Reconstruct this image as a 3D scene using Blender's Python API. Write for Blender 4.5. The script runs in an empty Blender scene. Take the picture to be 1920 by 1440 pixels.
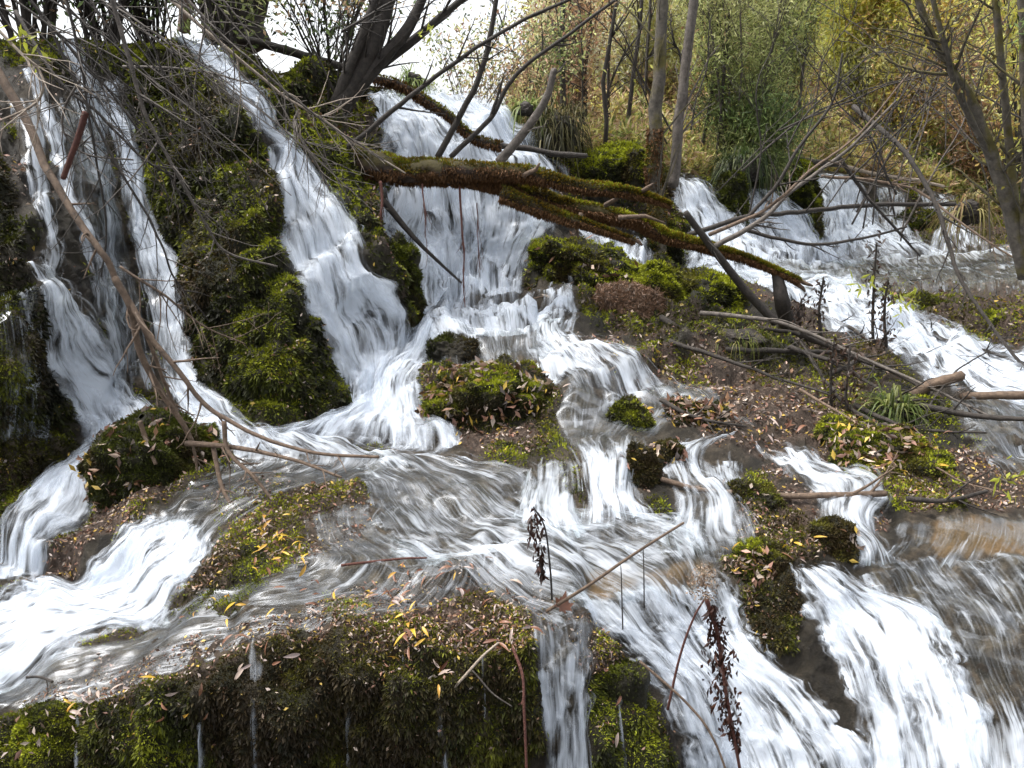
import bpy, math, random
import numpy as np
from mathutils import Vector, Matrix
random.seed(7); R = np.random.default_rng(11)

# ------------------------------------------------------------------ camera, sky, sun, exposure
FPX = 1507.0; PITCH = math.radians(14.5); CAMZ = 1.6
sc = bpy.context.scene
cd = bpy.data.cameras.new('camera'); cam = bpy.data.objects.new('camera', cd); sc.collection.objects.link(cam)
cam.location = (0, 0, CAMZ); cam.rotation_euler = (math.pi/2 - PITCH, 0, 0)
cd.sensor_width = 36; cd.lens = 36*FPX/1920; cd.clip_start = .05; cd.clip_end = 600
sc.camera = cam
W = bpy.data.worlds.new('World'); sc.world = W; W.use_nodes = True
nt = W.node_tree; bg = nt.nodes['Background']
sky = nt.nodes.new('ShaderNodeTexSky'); sky.sky_type = 'NISHITA'; sky.sun_disc = False
SUN_EL, SUN_AZ = math.radians(66), math.radians(-75)
sky.sun_elevation = SUN_EL; sky.sun_rotation = SUN_AZ
sky.dust_density = 4; sky.air_density = 1.0
hs = nt.nodes.new('ShaderNodeHueSaturation'); hs.inputs['Saturation'].default_value = .22
nt.links.new(sky.outputs[0], hs.inputs['Color']); nt.links.new(hs.outputs[0], bg.inputs[0])
bg.inputs[1].default_value = .15
sd = bpy.data.lights.new('sun', 'SUN'); sd.energy = 1.5; sd.angle = math.radians(22); sd.color = (1, .96, .9)
so = bpy.data.objects.new('sun', sd); sc.collection.objects.link(so)
sv = Vector((math.sin(SUN_AZ)*math.cos(SUN_EL), math.cos(SUN_AZ)*math.cos(SUN_EL), math.sin(SUN_EL)))
so.rotation_euler = sv.to_track_quat('Z', 'Y').to_euler(); so.location = sv*20
sc.view_settings.view_transform = 'Standard'; sc.view_settings.look = 'None'; sc.view_settings.gamma = 1
sc.view_settings.exposure = 1.25
sc.cycles.transparent_max_bounces = 24; sc.cycles.max_bounces = 6; sc.cycles.diffuse_bounces = 3
sc.cycles.glossy_bounces = 2; sc.cycles.transmission_bounces = 3
sc.cycles.caustics_reflective = False; sc.cycles.caustics_refractive = False

# ------------------------------------------------------------------ helpers
def unp(u, v, Y):
    """the place point seen in direction (u, v) at forward distance Y metres"""
    u = np.asarray(u, float); v = np.asarray(v, float); Y = np.asarray(Y, float)
    cx = (u-960)/FPX; cy = (720-v)/FPX
    dy = math.cos(PITCH)+cy*math.sin(PITCH); dz = -math.sin(PITCH)+cy*math.cos(PITCH)
    t = Y/dy
    return np.stack([cx*t, Y+0*t, CAMZ+dz*t], -1)

def _h(i, j, k, s):
    n = (i.astype(np.int64)*374761393 + j.astype(np.int64)*668265263 + k.astype(np.int64)*2147483647 + s*1274126177) & 0xffffffff
    n = ((n ^ (n >> 13))*1274126177) & 0xffffffff
    n = (n ^ (n >> 16)) & 0xffff
    return n/65535.0
def vn(p, s=0):
    p = np.asarray(p, float); f = np.floor(p); t = p-f; t = t*t*(3-2*t); i, j, k = f[..., 0], f[..., 1], f[..., 2]
    x, y, z = t[..., 0], t[..., 1], t[..., 2]; r = 0
    for a in (0, 1):
        for b in (0, 1):
            for c in (0, 1):
                r = r + _h(i+a, j+b, k+c, s)*(x if a else 1-x)*(y if b else 1-y)*(z if c else 1-z)
    return r
def fbm(p, sc_=1., o=4, s=0, g=.5):
    p = np.asarray(p)*sc_; a = 1; r = 0; w = 0
    for k in range(o):
        r = r+a*(vn(p, s+k)-.5)*2; w += a; a *= g; p = p*2.03+17.1
    return r/w
def cells(p, s=0):
    """distance to the nearest scattered point: rounded cushions"""
    p = np.asarray(p, float); f = np.floor(p); best = np.full(p.shape[:-1], 9.)
    for a in (-1, 0, 1):
        for b in (-1, 0, 1):
            for c in (-1, 0, 1):
                i, j, k = f[..., 0]+a, f[..., 1]+b, f[..., 2]+c
                d = (i+_h(i, j, k, s)-p[..., 0])**2+(j+_h(i, j, k, s+5)-p[..., 1])**2+(k+_h(i, j, k, s+9)-p[..., 2])**2
                best = np.minimum(best, d)
    return np.sqrt(best)
def sstep(a, b, x):
    t = np.clip((x-a)/(b-a), 0, 1); return t*t*(3-2*t)
def inpoly(u, v, poly):
    c = np.zeros(u.shape, bool); n = len(poly)
    for i in range(n):
        x0, y0 = poly[i]; x1, y1 = poly[(i+1) % n]
        if y0 == y1: continue
        c ^= ((y0 > v) != (y1 > v)) & (u < (x1-x0)*(v-y0)/(y1-y0)+x0)
    return c
def cr(P, n):
    """smooth curve through the rows of P, n points"""
    P = np.asarray(P, float); m = len(P)
    if m == 2: return P[0]+(P[1]-P[0])*np.linspace(0, 1, n)[:, None]
    Q = np.vstack([2*P[0]-P[1], P, 2*P[-1]-P[-2]])
    t = np.linspace(0, m-1-1e-9, n); i = t.astype(int); f = (t-i)[:, None]
    a, b, c, d = Q[i], Q[i+1], Q[i+2], Q[i+3]
    return .5*(2*b+(c-a)*f+(2*a-5*b+4*c-d)*f*f+(3*b-a-3*c+d)*f**3)

def mk(name, V, T=None, Q=None, mat=None, parent=None, fl=None, col=None, uv=None, smooth=True):
    """one mesh object from arrays; fl: float attributes, col: colour attribute, uv per vertex"""
    V = np.asarray(V, np.float32); me = bpy.data.meshes.new(name)
    me.vertices.add(len(V)); me.vertices.foreach_set('co', V.ravel())
    ls = []; lt = []
    if T is not None and len(T): ls.append(np.asarray(T, np.int32).ravel()); lt.append(np.full(len(T), 3, np.int32))
    if Q is not None and len(Q): ls.append(np.asarray(Q, np.int32).ravel()); lt.append(np.full(len(Q), 4, np.int32))
    L = np.concatenate(ls); Tt = np.concatenate(lt)
    me.loops.add(len(L)); me.loops.foreach_set('vertex_index', L)
    me.polygons.add(len(Tt)); st = np.zeros(len(Tt), np.int32); st[1:] = np.cumsum(Tt)[:-1]
    me.polygons.foreach_set('loop_start', st)
    me.polygons.foreach_set('use_smooth', np.full(len(Tt), smooth, bool))
    for k, a in (fl or {}).items():
        at = me.attributes.new(k, 'FLOAT', 'POINT'); at.data.foreach_set('value', np.asarray(a, np.float32).ravel())
    if col is not None:
        at = me.attributes.new('col', 'FLOAT_COLOR', 'POINT')
        c = np.ones((len(V), 4), np.float32); c[:, :3] = col; at.data.foreach_set('color', c.ravel())
    if uv is not None:
        ul = me.uv_layers.new(name='UVMap'); ul.data.foreach_set('uv', np.asarray(uv, np.float32)[L].ravel())
    me.update(calc_edges=True); me.validate()
    if mat: me.materials.append(mat)
    o = bpy.data.objects.new(name, me); sc.collection.objects.link(o)
    if parent: o.parent = parent
    return o
def tag(o, label=None, cat=None, group=None, kind=None):
    if label: o['label'] = label
    if cat: o['category'] = cat
    if group: o['group'] = group
    if kind: o['kind'] = kind
    return o
def empty(name, loc):
    e = bpy.data.objects.new(name, None); e.location = [float(x) for x in loc]; e.empty_display_size = .1; sc.collection.objects.link(e); return e
def adopt(e, o):
    """child keeps its world coordinates although it was made in them"""
    o.parent = e; o.matrix_parent_inverse = Matrix.Translation(-Vector(e.location)); return o
def gridq(n, m, off=0):
    i = np.arange(n-1)[:, None]*m+np.arange(m-1)[None]; i = i.ravel()+off
    return np.stack([i, i+1, i+m+1, i+m], -1)

class Tubes:
    def __init__(s): s.V = []; s.Q = []; s.n = 0; s.C = []; s.UV = []
    def add(s, P, r, k=6, col=None, rough=0):
        P = np.asarray(P, float); n = len(P); r = np.broadcast_to(np.asarray(r, float), (n,))
        d = np.gradient(P, axis=0); d /= np.linalg.norm(d, axis=1)[:, None]+1e-9
        up = np.array([.13, .21, .97]) if abs(d[:, 2]).mean() < .85 else np.array([.97, .2, .1])
        a = np.cross(d, up); a /= np.linalg.norm(a, axis=1)[:, None]+1e-9; b = np.cross(d, a)
        th = np.linspace(0, 2*np.pi, k, endpoint=False)
        rr = r[:, None]*np.ones((1, k))
        if rough: rr = rr*(1+rough*fbm(np.stack([P[:, None, 0]+r[:, None]*np.cos(th), P[:, None, 1]+r[:, None]*np.sin(th), P[:, None, 2]+0*th], -1), .55/max(r.max(), .004), 3, 3))
        X = P[:, None]+rr[..., None]*(np.cos(th)[None, :, None]*a[:, None]+np.sin(th)[None, :, None]*b[:, None])
        s.V.append(X.reshape(-1, 3)); i = np.arange(n-1)[:, None]*k+np.arange(k)[None]; j = np.arange(n-1)[:, None]*k+(np.arange(k)+1)[None] % k
        s.Q.append(np.stack([i, j, j+k, i+k], -1).reshape(-1, 4)+s.n)
        c0 = np.array([[(0+q) % k for q in range(4)]]) if k >= 4 else None
        s.n += n*k
        s.V.append(np.array([P[0]-d[0]*r[0]*.3, P[-1]+d[-1]*r[-1]*.5]))
        q = np.arange(k); e0, e1 = s.n, s.n+1; base = s.n-n*k
        s.Tt = getattr(s, 'Tt', [])
        s.Tt.append(np.stack([np.full(k, e0), base+(q+1) % k, base+q], -1)); lb = base+(n-1)*k
        s.Tt.append(np.stack([np.full(k, e1), lb+q, lb+(q+1) % k], -1))
        s.n += 2
    def make(s, name, mat, parent=None):
        return mk(name, np.vstack(s.V), T=np.vstack(s.Tt), Q=np.vstack(s.Q), mat=mat, parent=parent)

def unit(a): return a/(np.linalg.norm(a, axis=-1, keepdims=True)+1e-9)
def blades(P, D, Lh, Wd, C, bend=.3):
    """n little leaves: 4-corner folded blades from P along D"""
    n = len(P); rnd = unit(R.normal(size=(n, 3))); D = unit(D); S = unit(np.cross(D, rnd)); N = np.cross(S, D)
    Lh = np.broadcast_to(Lh, (n,))[:, None]; Wd = np.broadcast_to(Wd, (n,))[:, None]
    a = P; b = P+D*Lh*.45+S*Wd*.5+N*Wd*bend*.4; c = P+D*Lh+N*Lh*bend*.25*R.normal(size=(n, 1)); d = P+D*Lh*.45-S*Wd*.5+N*Wd*bend*.4
    V = np.stack([a, b, c, d], 1).reshape(-1, 3); q = np.arange(n)[:, None]*4
    T = np.vstack([q+np.array([[0, 1, 2]]), q+np.array([[0, 2, 3]])])
    return V, T, np.repeat(C, 4, axis=0)

# ------------------------------------------------------------------ materials
def newmat(name):
    m = bpy.data.materials.new(name); m.use_nodes = True; t = m.node_tree; t.nodes.clear()
    out = t.nodes.new('ShaderNodeOutputMaterial'); return m, t, out
def N(t, typ, **kw):
    n = t.nodes.new('ShaderNode'+typ)
    for k, v in kw.items():
        if k.startswith('i_'): n.inputs[k[2:].replace('_', ' ')].default_value = v
        else: setattr(n, k, v)
    return n
def ramp(t, src, stops):
    r = N(t, 'ValToRGB'); e = r.color_ramp.elements
    while len(e) < len(stops): e.new(.5)
    for el, (p, c) in zip(e, stops): el.position = p; el.color = (c[0], c[1], c[2], 1) if len(c) == 3 else c
    t.links.new(src, r.inputs[0]); return r.outputs[0]
def mixc(t, f, a, b):
    m = N(t, 'Mix', data_type='RGBA')
    for s, x in ((0, f), (6, a), (7, b)):
        if hasattr(x, 'links'): t.links.new(x, m.inputs[s])
        else: m.inputs[s].default_value = x if s == 0 else (*x, 1)
    return m.outputs[2]
def mth(t, op, a, b=None, c=None, clamp=False):
    m = N(t, 'Math', operation=op, use_clamp=clamp)
    for i, x in enumerate((a, b, c)):
        if x is None: continue
        if hasattr(x, 'links'): t.links.new(x, m.inputs[i])
        else: m.inputs[i].default_value = x
    return m.outputs[0]
def noise(t, scale, detail=5, vec=None, rough=.6, dist=0):
    n = N(t, 'TexNoise'); n.inputs['Scale'].default_value = scale; n.inputs['Detail'].default_value = detail
    n.inputs['Roughness'].default_value = rough; n.inputs['Distortion'].default_value = dist
    if vec is not None: t.links.new(vec, n.inputs['Vector'])
    return n.outputs[0]
def attr(t, name, kind='Fac'):
    a = N(t, 'Attribute', attribute_name=name); return a.outputs[kind]
def mapped(t, coord, scale):
    tc = N(t, 'TexCoord'); mp = N(t, 'Mapping'); mp.inputs['Scale'].default_value = scale
    t.links.new(tc.outputs[coord], mp.inputs[0]); return mp.outputs[0]

def rock_mat():
    m, t, out = newmat('wet_tufa'); ob = mapped(t, 'Object', (1, 1, 1)); st = mapped(t, 'Object', (1, 1, .35))
    c = ramp(t, noise(t, 9, 8, st, .7), [(.3, (.006, .005, .004)), (.5, (.022, .018, .012)), (.62, (.05, .042, .03)), (.8, (.13, .11, .085))])
    c2 = ramp(t, noise(t, 40, 6, ob, .7), [(.3, (.006, .006, .003)), (.55, (.02, .02, .007)), (.75, (.05, .045, .018))])
    c = mixc(t, mth(t, 'MULTIPLY', attr(t, 'moss'), .85), c, c2)
    bed = ramp(t, noise(t, 14, 7, ob, .7), [(.35, (.012, .009, .006)), (.5, (.055, .042, .028)), (.68, (.2, .16, .115))])
    c = mixc(t, attr(t, 'bed'), c, bed)
    lit = ramp(t, noise(t, 60, 6, ob, .75), [(.3, (.014, .009, .006)), (.5, (.065, .042, .03)), (.72, (.24, .18, .14))])
    c = mixc(t, attr(t, 'litter'), c, lit)
    och = mixc(t, attr(t, 'ochre'), c, (.26, .16, .07))
    p = N(t, 'BsdfPrincipled'); t.links.new(och, p.inputs['Base Color']); p.inputs['Roughness'].default_value = .5
    p.inputs['Specular IOR Level'].default_value = .3
    b = N(t, 'Bump'); b.inputs['Strength'].default_value = .9; b.inputs['Distance'].default_value = .02
    t.links.new(mth(t, 'ADD', noise(t, 30, 9, st, .75), mth(t, 'MULTIPLY', noise(t, 130, 5, ob, .8), .5)), b.inputs['Height'])
    t.links.new(b.outputs[0], p.inputs['Normal']); t.links.new(p.outputs[0], out.inputs[0]); return m
def leaf_mat(name, trans=.35, rough=.5, spec=.4):
    m, t, out = newmat(name); c = attr(t, 'col', 'Color')
    p = N(t, 'BsdfPrincipled'); t.links.new(c, p.inputs['Base Color']); p.inputs['Roughness'].default_value = rough
    p.inputs['Specular IOR Level'].default_value = spec
    tr = N(t, 'BsdfTranslucent'); t.links.new(c, tr.inputs[0])
    mx = N(t, 'MixShader'); mx.inputs[0].default_value = trans; t.links.new(p.outputs[0], mx.inputs[1]); t.links.new(tr.outputs[0], mx.inputs[2])
    t.links.new(mx.outputs[0], out.inputs[0]); return m
def bark_mat(name, dark, light, scale=30, rough=.7, moss=0, mosscol=(.09, .10, .015), stretch=.25):
    m, t, out = newmat(name); ob = mapped(t, 'Object', (1, 1, 1))
    c = ramp(t, noise(t, scale, 8, ob, .7), [(.3, dark), (.7, light)])
    if moss:
        geo = N(t, 'NewGeometry'); sx = N(t, 'SeparateXYZ'); t.links.new(geo.outputs['Normal'], sx.inputs[0])
        f = mth(t, 'ADD', mth(t, 'MULTIPLY', sx.outputs[2], .5), mth(t, 'MULTIPLY', noise(t, 7, 6, ob), 1.6))
        f = mth(t, 'MULTIPLY_ADD', f, 4, -4+3*moss-1, clamp=True)
        mc = ramp(t, noise(t, 25, 5, ob), [(.3, tuple(x*.4 for x in mosscol)), (.65, mosscol)])
        c = mixc(t, f, c, mc)
    p = N(t, 'BsdfPrincipled'); t.links.new(c, p.inputs['Base Color']); p.inputs['Roughness'].default_value = rough
    b = N(t, 'Bump'); b.inputs['Strength'].default_value = .8; b.inputs['Distance'].default_value = .01
    t.links.new(noise(t, scale*3, 8, ob, .75), b.inputs['Height']); t.links.new(b.outputs[0], p.inputs['Normal'])
    t.links.new(p.outputs[0], out.inputs[0]); return m
def white_water(t, nrm=None):
    d = N(t, 'BsdfDiffuse'); d.inputs[0].default_value = (.82, .88, .96, 1)
    tr = N(t, 'BsdfTranslucent'); tr.inputs[0].default_value = (.82, .88, .96, 1)
    if nrm is not None: t.links.new(nrm, d.inputs['Normal'])
    mx = N(t, 'MixShader'); mx.inputs[0].default_value = .3
    t.links.new(d.outputs[0], mx.inputs[1]); t.links.new(tr.outputs[0], mx.inputs[2]); return mx.outputs[0]
def water_mat():
    m, t, out = newmat('running_water'); foam = attr(t, 'foam'); edge = attr(t, 'edge')
    s1 = noise(t, 1, 5, mapped(t, 'UV', (48, 3, 1)), .6, .35); s2 = noise(t, 1, 4, mapped(t, 'UV', (130, 6, 1)), .6, .25)
    s3 = noise(t, 1, 3, mapped(t, 'UV', (14, 4, 1)), .55, .5)
    st = mth(t, 'ADD', mth(t, 'MULTIPLY', s1, .4), mth(t, 'ADD', mth(t, 'MULTIPLY', s2, .15), mth(t, 'MULTIPLY', s3, .65)))  # mean .6
    b = N(t, 'Bump'); b.inputs['Strength'].default_value = .25; b.inputs['Distance'].default_value = .01; t.links.new(st, b.inputs['Height'])
    ff = mth(t, 'MULTIPLY_ADD', mth(t, 'ADD', mth(t, 'MULTIPLY', foam, .30), mth(t, 'ADD', st, -.6)), 4.2, -.42, clamp=True)
    silk = mth(t, 'MULTIPLY', mth(t, 'MULTIPLY_ADD', s2, 5.0, -2.3, clamp=True), mth(t, 'MULTIPLY_ADD', foam, .45, .06))
    ff = mth(t, 'MULTIPLY', mth(t, 'MAXIMUM', ff, silk), .93)
    tp = N(t, 'BsdfTransparent'); tp.inputs[0].default_value = (.84, .87, .86, 1)
    g = N(t, 'BsdfGlossy'); g.inputs['Roughness'].default_value = .3; g.inputs[0].default_value = (.9, .93, .97, 1); t.links.new(b.outputs[0], g.inputs['Normal'])
    fr = N(t, 'Fresnel'); fr.inputs[0].default_value = 1.33
    cl = N(t, 'MixShader'); t.links.new(mth(t, 'MULTIPLY_ADD', fr.outputs[0], .17, .0, clamp=True), cl.inputs[0]); t.links.new(tp.outputs[0], cl.inputs[1]); t.links.new(g.outputs[0], cl.inputs[2])
    mx = N(t, 'MixShader'); t.links.new(ff, mx.inputs[0]); t.links.new(cl.outputs[0], mx.inputs[1]); t.links.new(white_water(t, b.outputs[0]), mx.inputs[2])
    ef = mth(t, 'MULTIPLY_ADD', mth(t, 'ADD', edge, mth(t, 'MULTIPLY_ADD', st, 5.0, -3.0)), 1.5, -.42, clamp=True)
    t2 = N(t, 'BsdfTransparent'); m2 = N(t, 'MixShader'); t.links.new(ef, m2.inputs[0]); t.links.new(t2.outputs[0], m2.inputs[1]); t.links.new(mx.outputs[0], m2.inputs[2])
    t.links.new(m2.outputs[0], out.inputs[0]); return m
def strand_mat():
    m, t, out = newmat('water_strands'); a = attr(t, 'a')
    n = noise(t, 1, 3, mapped(t, 'UV', (60, 9, 1)), .6)
    f = mth(t, 'MULTIPLY', a, mth(t, 'MULTIPLY_ADD', n, 2.2, -.45, clamp=True), clamp=True)
    tp = N(t, 'BsdfTransparent'); mx = N(t, 'MixShader'); t.links.new(f, mx.inputs[0]); t.links.new(tp.outputs[0], mx.inputs[1]); t.links.new(white_water(t), mx.inputs[2])
    t.links.new(mx.outputs[0], out.inputs[0]); return m
ROCK = rock_mat(); MOSS = leaf_mat('moss_leaves', .15, .6, .25); LEAF = leaf_mat('foliage_leaves', .45, .5, .4); LIT = leaf_mat('dead_leaves', .2, .45, .5)
WATER = water_mat(); STRAND = strand_mat()
BK_DARK = bark_mat('dark_wet_bark', (.012, .009, .007), (.06, .048, .038), 40)
BK_MOSS = bark_mat('mossy_rotten_bark', (.010, .006, .004), (.075, .045, .028), 22, .8, .75, (.07, .055, .012))
BK_GREY = bark_mat('grey_bark', (.045, .037, .03), (.20, .17, .145), 35)
BK_GREYM = bark_mat('grey_bark_mossy', (.04, .035, .027), (.17, .145, .115), 25, .8, .7, (.12, .10, .02))
BK_TAN = bark_mat('tan_dead_wood', (.06, .038, .026), (.24, .165, .11), 45)
BK_PALE = bark_mat('pale_dry_wood', (.25, .19, .14), (.5, .42, .34), 45)
BK_RED = bark_mat('red_brown_root', (.07, .02, .015), (.16, .06, .04), 60)

# ------------------------------------------------------------------ the ground as a relief of terraces
CT = {-700: [(1700, 1.5), (1440, 1.7), (1200, 2.0), (900, 2.4), (500, 2.7), (80, 3.4)],
 -200: [(1700, 1.6), (1440, 1.75), (1250, 2.05), (1000, 2.5), (700, 2.7), (400, 3.2), (80, 4.2)],
 0: [(1700, 1.65), (1440, 1.75), (1300, 1.95), (1200, 2.2), (1110, 2.45), (1000, 2.62), (900, 2.75), (800, 2.8), (600, 2.92), (480, 3.1), (350, 3.5), (200, 4.05), (80, 4.6)],
 100: [(1700, 1.68), (1440, 1.75), (1310, 1.9), (1200, 2.15), (1120, 2.4), (1000, 2.6), (900, 2.85), (850, 2.95), (700, 3.0), (560, 3.2), (400, 3.6), (250, 4.1), (80, 4.7)],
 200: [(1700, 1.68), (1440, 1.75), (1290, 1.86), (1180, 2.15), (1100, 2.35), (1000, 2.5), (900, 2.85), (830, 3.15), (700, 3.55), (500, 3.95), (300, 4.3), (160, 4.6), (80, 4.8)],
 350: [(1700, 1.68), (1440, 1.75), (1250, 1.83), (1140, 2.12), (1060, 2.28), (970, 2.5), (900, 2.75), (840, 3.05), (780, 3.38), (600, 3.75), (400, 4.1), (200, 4.5), (90, 4.9)],
 450: [(1700, 1.68), (1440, 1.75), (1230, 1.83), (1060, 2.2), (950, 2.52), (860, 2.9), (790, 3.2), (700, 3.32), (500, 3.5), (400, 3.68), (250, 4.1), (110, 4.7)],
 520: [(560, 3.48), (440, 3.85), (300, 4.35), (200, 4.6)],
 590: [(780, 3.28), (700, 3.35), (620, 3.5), (450, 4.05), (350, 4.3), (250, 4.6)],
 640: [(1700, 1.68), (1440, 1.74), (1200, 1.82), (1050, 2.18), (900, 2.75), (840, 3.1), (780, 3.4), (700, 3.62), (600, 3.9), (480, 4.1), (380, 4.35), (250, 4.75), (130, 5.3)],
 700: [(740, 3.7), (620, 4.0), (500, 4.1), (400, 4.5), (320, 5.1), (180, 6.0)],
 760: [(700, 3.85), (640, 4.15), (560, 4.35), (470, 4.9), (350, 5.4), (180, 6.1)],
 850: [(1700, 1.68), (1440, 1.74), (1190, 1.82), (1100, 2.08), (1000, 2.38), (900, 2.8), (850, 3.05), (780, 3.3), (720, 3.6), (640, 4.2), (600, 4.75), (560, 5.1), (400, 5.45), (250, 5.8), (190, 6.1)],
 1000: [(1700, 1.68), (1440, 1.75), (1180, 1.84), (1060, 2.15), (900, 2.8), (800, 3.2), (700, 3.7), (620, 4.4), (560, 5.0), (480, 5.4), (400, 5.6), (280, 6.0)],
 1150: [(1700, 1.75), (1440, 1.8), (1240, 1.92), (1100, 2.15), (1000, 2.42), (960, 2.55), (880, 2.75), (820, 3.1), (740, 3.5), (650, 4.0), (600, 4.5), (540, 5.1), (510, 5.6), (430, 6.2), (340, 6.8)],
 1300: [(1700, 1.8), (1440, 1.95), (1260, 2.08), (1180, 2.2), (1080, 2.3), (1000, 2.45), (900, 2.8), (850, 3.05), (750, 3.55), (650, 4.2), (560, 5.0), (520, 6.0), (450, 6.7), (330, 7.4)],
 1450: [(1700, 1.8), (1440, 1.97), (1250, 2.12), (1150, 2.22), (1060, 2.35), (960, 2.62), (880, 2.95), (820, 3.2), (750, 3.6), (660, 4.2), (600, 4.8), (540, 5.9), (500, 6.8), (430, 7.5), (350, 8.2)],
 1600: [(1700, 1.75), (1440, 1.92), (1250, 2.1), (1150, 2.25), (1000, 2.5), (930, 2.7), (850, 3.05), (760, 3.55), (700, 4.0), (640, 4.7), (580, 5.4), (520, 7.0), (480, 8.5), (450, 8.9), (330, 9.8)],
 1750: [(1700, 1.7), (1440, 1.87), (1200, 2.15), (1060, 2.4), (950, 2.65), (850, 3.05), (780, 3.45), (720, 3.9), (660, 4.5), (600, 5.1), (550, 6.1), (490, 8.4), (440, 9.2), (350, 10)],
 1900: [(1700, 1.65), (1440, 1.82), (1200, 2.1), (1050, 2.4), (960, 2.65), (880, 3.0), (800, 3.3), (720, 3.85), (650, 4.5), (580, 5.3), (520, 6.9), (480, 8.2), (430, 9.2)],
 2300: [(1700, 1.6), (1440, 1.75), (1200, 2.0), (1000, 2.5), (800, 3.3), (650, 4.4), (540, 6.3), (440, 9)],
 2900: [(1700, 1.6), (1200, 2.0), (800, 3.2), (560, 5.8), (440, 9)]}
cp = np.array([(u, v, Y) for u, l in CT.items() for v, Y in l], float)
def tps_basis(A, B):
    d = ((A[:, None, 0]-B[None, :, 0])**2+(A[:, None, 1]-B[None, :, 1])**2)
    return .5*d*np.log(d+1e-9)
XY = cp[:, :2]/500.; Kk = tps_basis(XY, XY)+np.eye(len(XY))*.0006
n_ = len(XY); Pm = np.hstack([np.ones((n_, 1)), XY]); A = np.zeros((n_+3, n_+3)); A[:n_, :n_] = Kk; A[:n_, n_:] = Pm; A[n_:, :n_] = Pm.T
wts = np.linalg.solve(A, np.concatenate([np.log(cp[:, 2]), [0, 0, 0]]))
def baseY(u, v):
    q = np.stack([u.ravel(), v.ravel()], -1)/500.; out = np.empty(len(q))
    for s in range(0, len(q), 20000):
        b = q[s:s+20000]; out[s:s+20000] = tps_basis(b, XY)@wts[:n_]+wts[n_]+b@wts[n_+1:]
    return np.exp(out).reshape(u.shape)
TOPU = [-1000, 0, 120, 250, 330, 420, 480, 600, 650, 690, 800, 870, 960, 1010, 1090, 1210, 1280, 1400, 1480, 1510, 1620, 1700, 1800, 1920, 2900]
TOPV = [60, 85, 75, 82, 80, 95, 120, 120, 150, 160, 175, 190, 240, 275, 285, 300, 322, 348, 330, 318, 330, 345, 370, 430, 440]
def vtop(u): return np.interp(u, TOPU, TOPV)
US = np.concatenate([np.arange(-900, -60, 20), np.arange(-60, 1980, 3.0), np.arange(1980, 2880, 20)])
NR = 470; TS = np.linspace(0, 1, NR)
Ug, Tg = np.meshgrid(US, TS, indexing='ij'); Vg = 1690+(vtop(Ug)-1690)*Tg
# coarse depth, evaluated on a thinner grid then spread
uc = np.arange(-900, 2900, 20.); tc_ = np.linspace(0, 1, 160); Uc, Tc = np.meshgrid(uc, tc_, indexing='ij')
Yc = baseY(Uc, 1690+(vtop(Uc)-1690)*Tc)
def bil(G, fu, ft):
    i = np.clip(np.floor(fu).astype(int), 0, G.shape[0]-2); j = np.clip(np.floor(ft).astype(int), 0, G.shape[1]-2); a = np.clip(fu-i, 0, 1); b = np.clip(ft-j, 0, 1)
    if G.ndim == 3: a = a[..., None]; b = b[..., None]
    return G[i, j]*(1-a)*(1-b)+G[i+1, j]*a*(1-b)+G[i, j+1]*(1-a)*b+G[i+1, j+1]*a*b
Yg = bil(Yc, (Ug+900)/20., Tg*159)
P0 = unp(Ug, Vg, Yg)
def gnorm(P):
    a = np.gradient(P, axis=0); b = np.gradient(P, axis=1); n = unit(np.cross(a, b)); return n
def toward(n, P):
    s = np.sign(-(n*(P-np.array([0, 0, CAMZ]))).sum(-1))[..., None]; return n*np.where(s == 0, 1, s)
N0 = toward(gnorm(P0), P0)

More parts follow.
